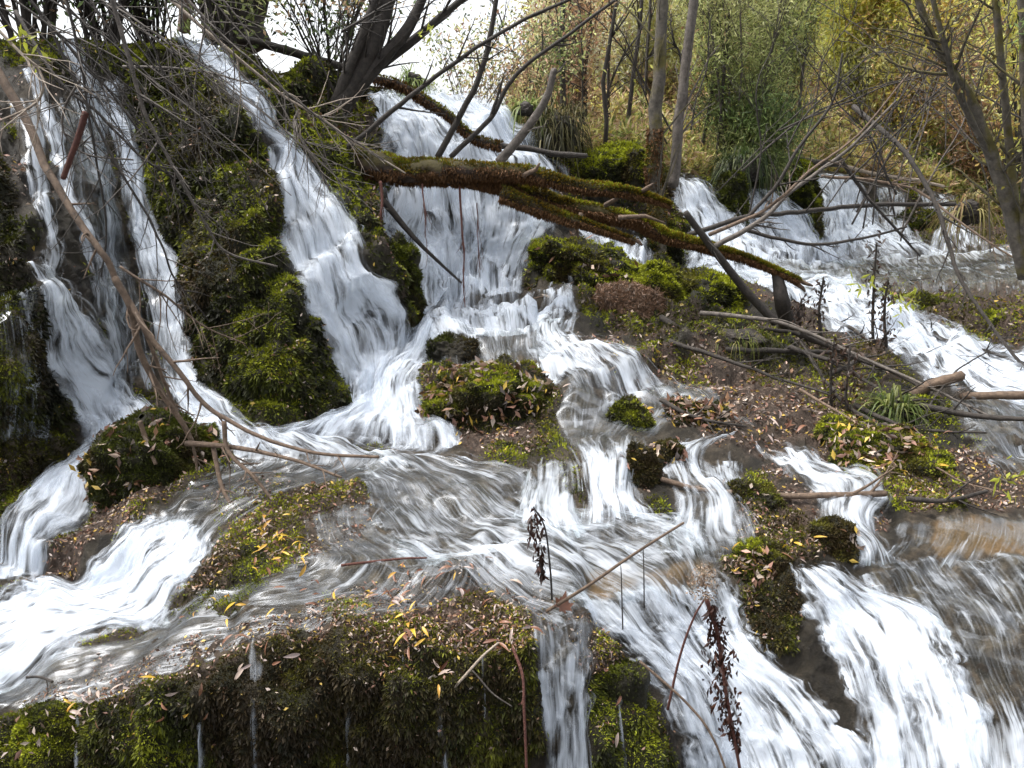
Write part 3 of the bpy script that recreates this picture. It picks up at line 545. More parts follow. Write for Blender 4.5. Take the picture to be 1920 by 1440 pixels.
u, v, P, Nn = pick(lm*.8, 300000)
k = P[:, 1]; D_ = R.normal(0, 1, P.shape); D_ -= Nn*(D_*Nn).sum(1, keepdims=True)*.85; L_ = R.uniform(.006, .026, len(k))*np.clip(k/3.2, .6, 1.8)
V_, T_, C_ = blades(P+Nn*.006, D_, L_, L_*R.uniform(.3, .6, len(k)), litter_cols(len(P)), .6)
tag(mk('leaf_litter', V_, T=T_, mat=LIT, col=C_), 'brown and pinkish fallen leaves matted over the banks', None, None, 'stuff')

# ------------------------------------------------------------------ boulders and mounds
def lump(u, v, w, h, seed, deep=.9, push=1.0, cushy=1.0, Yc=None, tilt=0):
    """closed rounded rock; w, h its size in photo pixels at its own distance"""
    Y = (ydepth(u, v) if Yc is None else Yc); k = Y/FPX; c = unp(u, v, Y)+np.array([0, w*k*.5*deep*push, 0])
    n, m = 90, 120; th = np.linspace(0, 2*np.pi, n, endpoint=False); ph = np.linspace(.02, np.pi-.02, m)
    T_, P_ = np.meshgrid(th, ph, indexing='ij'); d = np.stack([np.sin(P_)*np.cos(T_), np.sin(P_)*np.sin(T_), np.cos(P_)], -1)
    sq = np.sign(d)*np.abs(d)**.85; r = np.array([w*k/2, w*k/2*deep, h*k/2*1.05])
    q = sq*r; big = max(w, h)*k
    q = q*(1+.42*fbm(d*1.5+seed*7, 1, 4, seed)+.16*np.abs(fbm(d*4+seed*3, 1, 3, seed)))[..., None]
    X = c+q; nn = unit(d/r*big)
    X = X+nn*(big*.05*fbm(X, 9/ big*.5, 3, seed+3))[..., None]
    X = X+nn*(cushy*(.05*(.75-cells(X*10, seed))+.018*(.75-cells(X*26, seed+1)))*np.clip(Y/3, .5, 1.7))[..., None]
    if tilt: X[..., 2] += (X[..., 0]-c[0])*tilt
    nn = unit(np.cross(np.roll(X, -1, 0)-np.roll(X, 1, 0), np.gradient(X, axis=1))); s_ = np.sign((nn*(X-c)).sum(-1).mean()); nn = nn*s_
    return X, nn, c, r, Y
def boulder(name, label, cat, u, v, w, h, seed, cover=.8, bright=1.0, leaves=0, group=None, **kw):
    X, nn, c, r, Y = lump(u, v, w, h, seed, **kw); n, m = X.shape[:2]
    e = empty(name, c-np.array([0, 0, r[2]])); tag(e, label, cat, group)
    i = np.arange(n)[:, None]*m+np.arange(m-1)[None]; j = ((np.arange(n)+1) % n)[:, None]*m+np.arange(m-1)[None]
    Q = np.stack([i, j, j+1, i+1], -1).reshape(-1, 4)
    adopt(e, mk('rock', X.reshape(-1, 3), Q=Q, mat=ROCK, fl={'moss': np.full(n*m, .9*cover), 'bed': np.full(n*m, 0.), 'litter': np.full(n*m, 0.), 'ochre': np.full(n*m, 0.)}))
    # front and top samples
    ns = int(np.clip(w*h*3, 2500, 110000)); fi = R.uniform(0, n-1.01, ns); z = R.uniform(-1, 1, ns); fj = np.arccos(z)/np.pi*(m-1)
    P = bil(X, fi, fj); Nn = unit(bil(nn, fi, fj)); k = ((Nn*(np.array([0, 0, CAMZ])-P)).sum(1) > -.3)&(fbm(P, 6, 3, seed+9)+.55 > R.normal(0, .1, ns)+(1-cover))
    P, Nn = P[k], Nn[k]; L_ = (.0018+.0036*P[:, 1])*R.uniform(.5, 1.5, len(P))
    D_ = Nn+R.normal(0, .5, P.shape)+np.array([0, 0, -.7])*(1-np.clip(Nn[:, 2:3], 0, 1))
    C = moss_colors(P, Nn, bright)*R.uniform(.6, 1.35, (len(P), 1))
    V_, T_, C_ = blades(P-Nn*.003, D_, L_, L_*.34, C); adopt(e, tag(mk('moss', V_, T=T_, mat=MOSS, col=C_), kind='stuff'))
    if leaves:
        ns = leaves*3; fi = R.uniform(0, n-1.01, ns); z = R.uniform(-.1, 1, ns); P = bil(X, fi, np.arccos(z)/np.pi*(m-1)); Nn = unit(bil(nn, fi, np.arccos(z)/np.pi*(m-1)))
        q = (fbm(P, 5, 2, seed+4) > -.1)&(Nn[:, 1] < .5); P, Nn = P[q], Nn[q]; D_ = R.normal(0, 1, P.shape); D_ -= Nn*(D_*Nn).sum(1, keepdims=True)*.7
        L_ = R.uniform(.02, .05, len(P))*np.clip(Y/3, .6, 1.6); V_, T_, C_ = blades(P+Nn*.012, D_, L_, L_*.42, litter_cols(len(P)), .6)
        adopt(e, tag(mk('dead_leaves', V_, T=T_, mat=LIT, col=C_), kind='stuff'))
    return e
B = boulder
B('mossy_boulder', 'wide mossy boulder topped with brown leaves in the middle of the cascade', 'boulder', 912, 795, 250, 150, 1, leaves=260)
B('mossy_boulder', 'small orange green moss knob right of the wide leafy boulder', 'boulder', 1182, 800, 66, 80, 2, bright=.9, leaves=50)
B('mossy_boulder', 'small dark moss knob beside the bright rill', 'boulder', 1256, 878, 56, 70, 3, bright=.7, leaves=30)
B('mossy_boulder', 'tall narrow moss ridge at the right side of the small grey fall', 'boulder', 1205, 905, 54, 110, 4, bright=.7, leaves=20)
B('mossy_boulder', 'leaf covered hump above the bright rill', 'boulder', 1318, 808, 100, 60, 5, bright=.5, leaves=200)
B('mossy_boulder', 'large dark moss dome that the left white water curls round', 'boulder', 240, 925, 235, 190, 6, bright=.5, leaves=160, push=.9)
B('mossy_boulder', 'low moss shoulder under the low dead branch', 'boulder', 340, 865, 130, 75, 7, bright=.65, leaves=20)
B('mossy_boulder', 'rounded moss and leaf block with a dark overhang beneath', 'boulder', 1432, 1092, 120, 100, 8, leaves=140)
B('mossy_boulder', 'pointed green moss lump right of the overhanging block', 'boulder', 1575, 1050, 80, 110, 9, leaves=40)
B('mossy_boulder', 'small moss cushion just under the long fallen branch', 'boulder', 1425, 955, 100, 60, 10, leaves=30)
B('mossy_boulder', 'left one of the twin bright green moss domes behind the log', 'boulder', 1120, 320, 110, 56, 11, bright=1.4, Yc=6.3, cushy=.4, push=.2)
B('mossy_boulder', 'right one of the twin bright green moss domes behind the log', 'boulder', 1188, 318, 64, 58, 12, bright=1.4, Yc=6.2, cushy=.4, push=.2)
B('mossy_boulder', 'small moss dome peeking above the twin domes', 'boulder', 1165, 288, 70, 30, 13, bright=1.3, Yc=6.6, cushy=.4, push=.2)
B('mossy_boulder', 'sloping bright moss hump below the tip of the lower log fork', 'boulder', 1110, 525, 210, 80, 14, bright=1.5, leaves=60, tilt=-.22, Yc=5.1)
B('mossy_boulder', 'loaf shaped bright moss cushion beneath the end of the log', 'boulder', 1325, 560, 155, 62, 15, bright=1.5, cushy=.6, Yc=4.85)
B('mossy_boulder', 'moss arm curving down left of the loaf shaped cushion', 'boulder', 1255, 565, 90, 95, 16, bright=1.3, cushy=.6, Yc=4.75, tilt=-.5)
B('mossy_boulder', 'low yellow brown moss mound with leaves above the brown pool', 'boulder', 1690, 882, 190, 80, 17, leaves=150)
B('mossy_boulder', 'green moss strip on the far bank of the pale stream', 'boulder', 1722, 590, 110, 40, 18, bright=1.1, leaves=20)
B('mossy_boulder', 'moss clump at the right edge above the pale stream', 'boulder', 1905, 620, 70, 40, 19, bright=1.1)
B('mossy_boulder', 'green moss clump among the leaves beside the dark stalks', 'boulder', 1580, 830, 60, 50, 20, bright=1.2)
B('mossy_boulder', 'wet brown rock beside the white chute', 'boulder', 848, 678, 80, 62, 21, cover=.35, bright=.5)
B('mossy_boulder', 'dark mossy rib between the two middle waterfalls', 'boulder', 742, 560, 66, 170, 22, bright=.6, Yc=4.25, cover=.8)
B('mossy_boulder', 'dark mossy lump splitting the foreground water near the bottom', 'boulder', 1165, 1350, 90, 190, 23, bright=.6, Yc=1.86)
B('mossy_boulder', 'rounded moss cushion at the lower left corner', 'boulder', 90, 1400, 150, 110, 24, bright=1.2, leaves=30, Yc=1.78, push=.5)
B('mossy_boulder', 'moss cushion hanging left of centre on the foreground bank', 'boulder', 570, 1270, 130, 130, 25, Yc=1.80, push=.5)
B('mossy_boulder', 'bright moss cushion at the middle of the foreground bank', 'boulder', 735, 1235, 120, 120, 26, bright=1.3, Yc=1.83, push=.5)
B('mossy_boulder', 'upright mossy rock between the white chute and the far square fall', 'boulder', 1500, 405, 60, 150, 41, bright=1.1, push=.1, cushy=.6)
B('mossy_boulder', 'narrow dark rock between the steep fall and the white chute', 'boulder', 1368, 405, 50, 130, 42, bright=.6, push=.1, cushy=.6)
B('mossy_boulder', 'low brown rock below the far drips', 'boulder', 1725, 425, 70, 50, 43, bright=.7, push=.1, cushy=.6, leaves=40)
B('mossy_boulder', 'dark rock under the moss footed trunk', 'boulder', 1240, 480, 60, 100, 44, bright=.8, Yc=6.0)
# the reddish needle patch
Xp, np_, cp_, rp, Yp = lump(1185, 600, 130, 95, 31, Yc=4.6, cushy=.5)
e = empty('needle_mound', cp_-np.array([0, 0, rp[2]])); tag(e, 'rusty brown mound of dead needles between bright moss cushions', 'mound')
n_, m_ = Xp.shape[:2]; i = np.arange(n_)[:, None]*m_+np.arange(m_-1)[None]; j = ((np.arange(n_)+1) % n_)[:, None]*m_+np.arange(m_-1)[None]
adopt(e, mk('soil', Xp.reshape(-1, 3), Q=np.stack([i, j, j+1, i+1], -1).reshape(-1, 4), mat=BK_TAN))
fi = R.uniform(0, n_-1.01, 14000); fj = np.arccos(R.uniform(-.4, 1, 14000))/np.pi*(m_-1); P = bil(Xp, fi, fj); Nn = unit(bil(np_, fi, fj))
D_ = R.normal(0, 1, P.shape); D_ -= Nn*(D_*Nn).sum(1, keepdims=True)*.7; V_, T_, C_ = blades(P+Nn*.004, D_, R.uniform(.02, .05, len(P)), .007, np.array([.24, .145, .09])*R.uniform(.35, 1.5, (len(P), 1)))
adopt(e, tag(mk('needles', V_, T=T_, mat=LIT, col=C_), kind='stuff'))

# ------------------------------------------------------------------ wood: logs, sticks, twigs
def path(pts, gap=.03):
    """photo positions with their own distances; where none is given the wood lies on the ground"""
    out = []
    for p in pts:
        Y = p[2] if len(p) > 2 else ydepth(p[0], p[1])*(1-gap/3)-gap
        out.append(unp(p[0], p[1], Y))
    return np.array(out)
def crook(P, n, amp):
    C = cr(P, n); L = np.linalg.norm(np.diff(C, axis=0), axis=1).sum(); s = R.uniform(0, 99); t = np.linspace(0, L, n)
    w = np.stack([fbm(np.stack([t*f, np.full(n, s+q*9), np.zeros(n)], -1), 1, 3, q) for q, f in ((0, 5), (1, 5), (2, 5))], -1)*amp
    w *= np.sin(np.linspace(.15, np.pi-.05, n))[:, None]; return C+w
def twigs(tb, C, rad, n, ln, lev=2, spread=.8, up=.0, k=4, t0=.15):
    for q in range(n):
        f = R.uniform(t0, .98); i = int(f*(len(C)-1)); i = min(max(i, 1), len(C)-2); d = unit(C[i+1]-C[i-1]); side = unit(np.cross(d, R.normal(size=3)))
        D = unit(d*R.uniform(.4, 1)+side*spread*R.uniform(.5, 1.2)+np.array([0, 0, up])); L = ln*R.uniform(.35, 1.1)*(1-.4*f)
        m = 7; t = np.linspace(0, 1, m)[:, None]; side2 = R.normal(size=3)*.22*L; P = C[i]+D*L*t+side2*t*t*R.uniform(.3, 1)+R.normal(0, .012*L, (m, 3))*t
        r0 = min(rad[i]*.55, .004+.012*L); r = np.linspace(r0, max(r0*.3, .0011), m); tb.add(P, r, k)
        if lev > 1: twigs(tb, P, r, R.integers(1, 4), L*.55, lev-1, spread, up, 3, .2)
def wood(name, label, cat, pts, r0, r1, mat, tw=0, tl=.3, amp=None, k=7, gap=.03, group=None, rough=0, spread=.8, lev=2, up=0, forks=(), leaves=None):
    P = path(pts, gap); n = max(12, len(pts)*8); L = np.linalg.norm(np.diff(P, axis=0), axis=1).sum()
    C = crook(P, n, .012*L**.5 if amp is None else amp); Ym = C[:, 1]; rad = np.linspace(r0, r1, n)*Ym/FPX
    e = empty(name, C[0]); tag(e, label, cat, group); tb = Tubes(); tb.add(C, rad, k, rough=rough)
    adopt(e, tb.make('stem', mat)); tt = Tubes()
    for fk in forks:
        Pf = path(fk[0], gap); nf = max(10, len(fk[0])*7); Cf = crook(Pf, nf, .008); rf = np.linspace(fk[1], fk[2], nf)*Cf[:, 1]/FPX
        fb = Tubes(); fb.add(Cf, rf, k, rough=rough); adopt(e, fb.make('branch', fk[3] if len(fk) > 3 else mat))
        if tw: twigs(tt, Cf, rf, max(1, tw//2), tl*.8, lev, spread, up)
    if tw:
        twigs(tt, C, rad, tw, tl, lev, spread, up); adopt(e, tag(tt.make('twigs', mat), kind='stuff'))
        if leaves:
            n_l, cols, sz = leaves; A = np.vstack(tt.V); A = A[R.integers(0, len(A), n_l)]; V_, T_, C_ = blades(A, R.normal(0, 1, A.shape)+[0, 0, -.6], R.uniform(.6, 1.2, n_l)*sz, sz*.35, np.array(cols)[R.integers(0, len(cols), n_l)]*R.uniform(.7, 1.3, (n_l, 1)), .5)
            adopt(e, tag(mk('leaves', V_, T=T_, mat=LEAF, col=C_), kind='stuff'))
    return e, C, rad
def coat(e, C, rad, n, bright=1.0, col=None, hang=.0, f0=0, f1=1, size=1.):
    """moss on the upper side of a stem, ragged tufts beneath"""
    i = R.uniform(f0, f1, n)*(len(C)-1.01); a = i.astype(int); f = (i-a)[:, None]; P = C[a]*(1-f)+C[a+1]*f; rr = (rad[a]*(1-f[:, 0])+rad[a+1]*f[:, 0])
    d = unit(C[np.minimum(a+1, len(C)-1)]-C[a]); th = R.uniform(0, 2*np.pi, n); s_ = unit(np.cross(d, [0, 0, 1.])); u_ = np.cross(s_, d); nn = np.cos(th)[:, None]*s_+np.sin(th)[:, None]*u_
    keep = (fbm(P+nn*.1, 4, 3, 15)+.6) > R.normal(0, .15, n); P, nn, rr = P[keep], nn[keep], rr[keep]
    P = P+nn*rr[:, None]*(.95+.55*fbm(P+nn*.2, 8, 3, 6))[:, None]; C0 = moss_colors(P, nn, bright)*R.uniform(.6, 1.3, (len(P), 1))
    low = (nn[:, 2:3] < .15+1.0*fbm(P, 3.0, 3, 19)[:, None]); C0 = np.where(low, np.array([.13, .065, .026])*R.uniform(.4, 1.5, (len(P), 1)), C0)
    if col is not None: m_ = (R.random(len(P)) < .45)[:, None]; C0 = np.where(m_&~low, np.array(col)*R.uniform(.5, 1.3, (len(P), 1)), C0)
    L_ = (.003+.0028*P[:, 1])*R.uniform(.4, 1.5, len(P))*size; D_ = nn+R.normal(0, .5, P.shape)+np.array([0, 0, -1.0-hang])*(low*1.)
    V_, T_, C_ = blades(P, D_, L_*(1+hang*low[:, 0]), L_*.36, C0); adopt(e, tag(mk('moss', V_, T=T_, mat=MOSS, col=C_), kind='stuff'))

# the big forked log
e, C, r = wood('fallen_log', 'large forked mossy log lying across the broad waterfall', 'log', [(560, 275, 4.75), (640, 292, 4.7), (740, 318, 4.65), (850, 326, 4.6), (960, 350, 4.6), (1060, 385, 4.65), (1180, 418, 4.65), (1300, 455, 4.6), (1400, 485, 4.6), (1500, 527, 4.55)], 25, 3, BK_MOSS, k=20, rough=.6, amp=.03)
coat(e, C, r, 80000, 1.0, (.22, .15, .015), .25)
def fork(pts, a, b, n):
    P = path(pts); C2 = crook(P, 30, .015); r2 = np.linspace(a, b, 30)*C2[:, 1]/FPX; t_ = Tubes(); t_.add(C2, r2, 16, rough=.4); adopt(e, t_.make('branch', BK_MOSS)); coat(e, C2, r2, n, 1.0, (.24, .15, .015), .3)
fork([(830, 318, 4.55), (960, 322, 4.5), (1060, 340, 4.45), (1160, 358, 4.4), (1225, 372, 4.4), (1258, 384, 4.4)], 16, 1.5, 20000)
fork([(940, 365, 4.5), (1040, 400, 4.45), (1120, 425, 4.4), (1190, 452, 4.4)], 13, 1.5, 12000)
for pts in ([(1495, 524, 4.56), (1512, 532, 4.55), (1524, 536, 4.54)], [(1490, 530, 4.56), (1505, 540, 4.55), (1510, 547, 4.54)], [(1180, 447, 4.4), (1196, 452, 4.4), (1204, 460, 4.4)], [(980, 330, 4.45), (1005, 318, 4.42), (1012, 306, 4.4)], [(1090, 400, 4.5), (1080, 428, 4.48), (1084, 445, 4.47)], [(1200, 362, 4.4), (1215, 352, 4.35), (1224, 345, 4.3)], [(1135, 385, 4.5), (1150, 376, 4.45), (1160, 372, 4.4)], [(1160, 408, 4.55), (1210, 405, 4.5), (1245, 418, 4.5)]):
    t_ = Tubes(); t_.add(path(pts), np.array([5, 4, 2])*4.4/FPX, 6); adopt(e, t_.make('snag', BK_TAN))
e, C, r = wood('fallen_branch', 'upper fallen branch, mossy at the left and bare grey at its tip', 'branch', [(430, 70, 5.5), (500, 85, 5.5), (600, 115, 5.5), (690, 142, 5.4), (770, 172, 5.4), (830, 210, 5.4), (890, 258, 5.4), (960, 275, 5.4), (1040, 288, 5.4), (1100, 293, 5.4)], 8, 5, BK_DARK, k=12, rough=.3)
coat(e, C, r, 5000, .9, (.16, .08, .01), .2, .35, .75)
wood('log_stump', 'short dark stump holding up the end of the forked log', 'stump', [(1478, 612), (1466, 560, 4.55), (1455, 505, 4.6)], 17, 11, BK_DARK, k=10, rough=.4)
wood('leaning_pole', 'dark bare pole leaning under the end of the forked log', 'pole', [(1285, 398, 4.3), (1340, 470, 4.35), (1400, 545, 4.4), (1455, 605, 4.4)], 6, 9, BK_DARK, tw=3, tl=.2)
# sticks in front of the broad fall
wood('dead_stick', 'dark stick rising steeply in front of the broad fall, the most upright of three', 'stick', [(820, 295, 5.0), (870, 205, 5.0), (905, 120, 5.0), (925, 40, 5.0), (935, -40, 5.0)], 6, 4, BK_DARK, tw=8, tl=.3)
wood('dead_stick', 'dark stick slanting from the log across the upper fallen branch to the upper right', 'stick', [(845, 295, 4.9), (915, 225, 4.9), (970, 140, 4.9), (1060, 70, 4.9), (1180, -20, 4.9)], 5, 2.5, BK_DARK, tw=8, tl=.35)
wood('dead_stick', 'thick grey brown stick leaning over the bare tip of the upper branch', 'stick', [(935, 305, 5.0), (975, 255, 5.0), (1020, 190, 5.0), (1040, 130, 5.0)], 9, 6, BK_GREY, tw=3, tl=.2)
wood('dead_stick', 'long thin branch running from the leaning trunk up to the top centre', 'stick', [(640, 285, 4.6), (740, 205, 4.6), (860, 110, 4.6), (980, 40, 4.6), (1100, -15, 4.6)], 5, 2.5, BK_DARK, tw=7, tl=.35)
wood('hanging_root', 'short dark stick hanging into the broad fall under the log', 'stick', [(718, 375, 4.6), (760, 425, 4.6), (800, 470, 4.6), (865, 530, 4.7)], 7, 2, BK_DARK)
for lab, pts, a in (('longest red root hanging from the log into the broad fall', [(862, 350, 4.55), (866, 440, 4.5), (868, 520, 4.5), (872, 575, 4.5)], 4),
                    ('red root hanging from the log left of the longest one', [(792, 345, 4.55), (796, 400, 4.5), (800, 470, 4.5)], 3),
                    ('faint thin red root hanging right of the longest one', [(895, 380, 4.55), (898, 450, 4.5), (898, 520, 4.5)], 2.2),
                    ('bundle of red brown rootlets under the thick end of the log', [(712, 340, 4.5), (716, 400, 4.45), (708, 470, 4.4)], 6)):
    wood('hanging_root', lab, 'root', pts, a*.55, a*.2, BK_RED, tw=9, tl=.22, lev=1, up=-2.5, spread=.3, amp=.03)
# left side
wood('dead_branch', 'long bare branch sweeping down in front of the left falls, forked below', 'branch', [(-30, 90, 3.0), (40, 210, 2.95), (75, 290, 2.9), (110, 355, 2.85), (150, 420, 2.8), (185, 470, 2.75), (225, 540, 2.75), (270, 610, 2.72), (320, 680, 2.7), (375, 750, 2.68), (440, 795, 2.65), (520, 830, 2.6), (600, 850, 2.55), (710, 857, 2.5)], 8, 3, BK_TAN, tw=12, tl=.25, k=9,
     forks=[([(215, 520, 2.75), (245, 580, 2.75), (262, 660, 2.76), (300, 730, 2.78), (340, 790, 2.8), (362, 832, 2.82)], 7, 5), ([(240, 560, 2.78), (285, 650, 2.8), (310, 720, 2.82), (345, 800, 2.84)], 4, 3), ([(420, 790, 2.65), (430, 850, 2.62), (480, 900, 2.55), (530, 965, 2.5)], 5, 3), ([(362, 832, 2.82), (368, 880, 2.8), (345, 940, 2.7), (330, 975, 2.65)], 3, 2)])
wood('dead_branch', 'low dead branch lying level over the dark rippled water', 'branch', [(350, 832, 2.75), (430, 838, 2.65), (500, 850, 2.55), (570, 868, 2.5), (640, 895, 2.45)], 6, 2.5, BK_TAN, tw=6, tl=.2, forks=[([(400, 840, 2.7), (420, 920, 2.6), (455, 975, 2.5), (485, 1010, 2.45)], 5, 3)])
wood('broken_stick', 'short orange brown broken stick standing on the dark moss dome', 'stick', [(262, 790, 2.75), (275, 825, 2.75), (292, 870, 2.7)], 5, 4, BK_TAN)
wood('red_stick', 'short reddish stick crossing the long bare branch', 'stick', [(160, 210, 2.8), (140, 270, 2.8), (118, 335, 2.8)], 6, 5, BK_RED)
T3 = [('pale straight twig running from the top left down to the leaning trunk', [(300, -20, 3.6), (400, 70, 3.6), (510, 165, 3.7), (600, 222, 3.8), (670, 270, 3.9), (760, 325, 4.0)], 3.5, 1.5, BK_PALE),
 ('brown twig running just under the pale straight twig', [(335, -20, 3.5), (410, 60, 3.5), (480, 120, 3.6), (560, 190, 3.7), (640, 250, 3.8), (720, 300, 3.9)], 3, 1.5, BK_GREY),
 ('longest bare twig hanging over the mossy buttress', [(205, -20, 3.0), (232, 80, 3.0), (258, 165, 3.0), (290, 245, 3.0), (330, 320, 3.0), (385, 420, 3.05), (430, 475, 3.1), (520, 500, 3.2)], 4.5, 2, BK_GREY),
 ('dark twig crossing the tall white ribbon from the upper left', [(30, 20, 3.2), (110, 150, 3.1), (190, 215, 3.1), (260, 290, 3.1), (330, 335, 3.1)], 3.5, 1.8, BK_DARK),
 ('pale curved twig looping at the upper left edge', [(-20, 40, 2.6), (30, 90, 2.6), (70, 130, 2.6), (80, 165, 2.6), (60, 200, 2.6), (-20, 235, 2.6)], 3, 2, BK_PALE),
 ('dark arching twig from the corner to the top of the buttress', [(40, -20, 3.1), (130, 90, 3.1), (220, 190, 3.1), (300, 300, 3.1), (350, 390, 3.1)], 3, 1.5, BK_DARK),
 ('thin twig lying level across the top of the moss buttress', [(230, 125, 3.8), (320, 128, 3.8), (400, 138, 3.8), (480, 160, 3.8)], 2.5, 1.5, BK_GREY),
 ('dark twig dropping steeply through the left falls', [(120, -20, 2.9), (150, 120, 2.9), (170, 260, 2.9), (200, 420, 2.9), (190, 520, 2.9)], 3, 1.5, BK_DARK),
 ('hooked pale twig in the middle of the left falls', [(150, 150, 2.9), (122, 200, 2.9), (122, 250, 2.9), (160, 290, 2.9), (250, 300, 2.9)], 2.5, 1.5, BK_GREY),
 ('thin twig slanting over the lower moss of the buttress', [(225, 500, 3.0), (300, 550, 3.0), (380, 610, 3.05), (460, 645, 3.1)], 3, 1.4, BK_TAN),
 ('twig curving down from the leaning trunk over the second fall', [(560, 205, 3.9), (552, 240, 3.9), (585, 290, 3.9), (620, 360, 3.9)], 3, 1.5, BK_GREY),
 ('dark twig crossing the top of the leaning trunk', [(640, 60, 4.2), (740, 0, 4.2), (820, -50, 4.2)], 2.5, 1.5, BK_DARK),
 ('long dark twig descending to the low dead branch', [(90, 40, 2.8), (190, 260, 2.8), (290, 430, 2.8), (330, 520, 2.8), (390, 600, 2.9)], 3, 1.4, BK_DARK)]
for lab, pts, a, b, m in T3: wood('bare_twig', lab, 'twig', pts, a, b, m, tw=14, tl=.38, k=5, lev=2)
e, C, r = wood('leaning_tree', 'dark leaning tree with several stems rising above the second fall', 'tree', [(575, 300, 4.95), (620, 225, 4.9), (660, 160, 4.9), (700, 85, 4.9), (735, -30, 4.9)], 24, 13, BK_DARK, tw=20, tl=.6, k=12, rough=.15, up=.4,
     forks=[([(640, 200, 4.9), (700, 130, 4.9), (760, 60, 4.9), (800, -20, 4.9)], 15, 8), ([(690, 140, 4.95), (780, 70, 4.95), (840, 20, 4.95), (900, -30, 4.95)], 9, 5), ([(610, 240, 4.9), (650, 140, 4.85), (690, 40, 4.85), (715, -40, 4.85)], 12, 6)])
wood('dark_trunk', 'thick dark tree trunk above the upper branch against the white sky', 'tree', [(475, 90, 5.8), (455, 40, 5.8), (470, -40, 5.8)], 34, 36, BK_DARK, tw=14, tl=.8, k=14, rough=.3)
wood('dark_trunk', 'mossy brown trunk left of the thick dark one', 'tree', [(405, 80, 5.9), (400, 30, 5.9), (395, -40, 5.9)], 20, 18, BK_MOSS, tw=10, tl=.7, k=12, rough=.3)
wood('dark_trunk', 'thin tan trunk at the top left above the mossy lip', 'tree', [(345, 60, 6.2), (347, 20, 6.2), (345, -40, 6.2)], 11, 10, BK_TAN, tw=10, tl=.7)
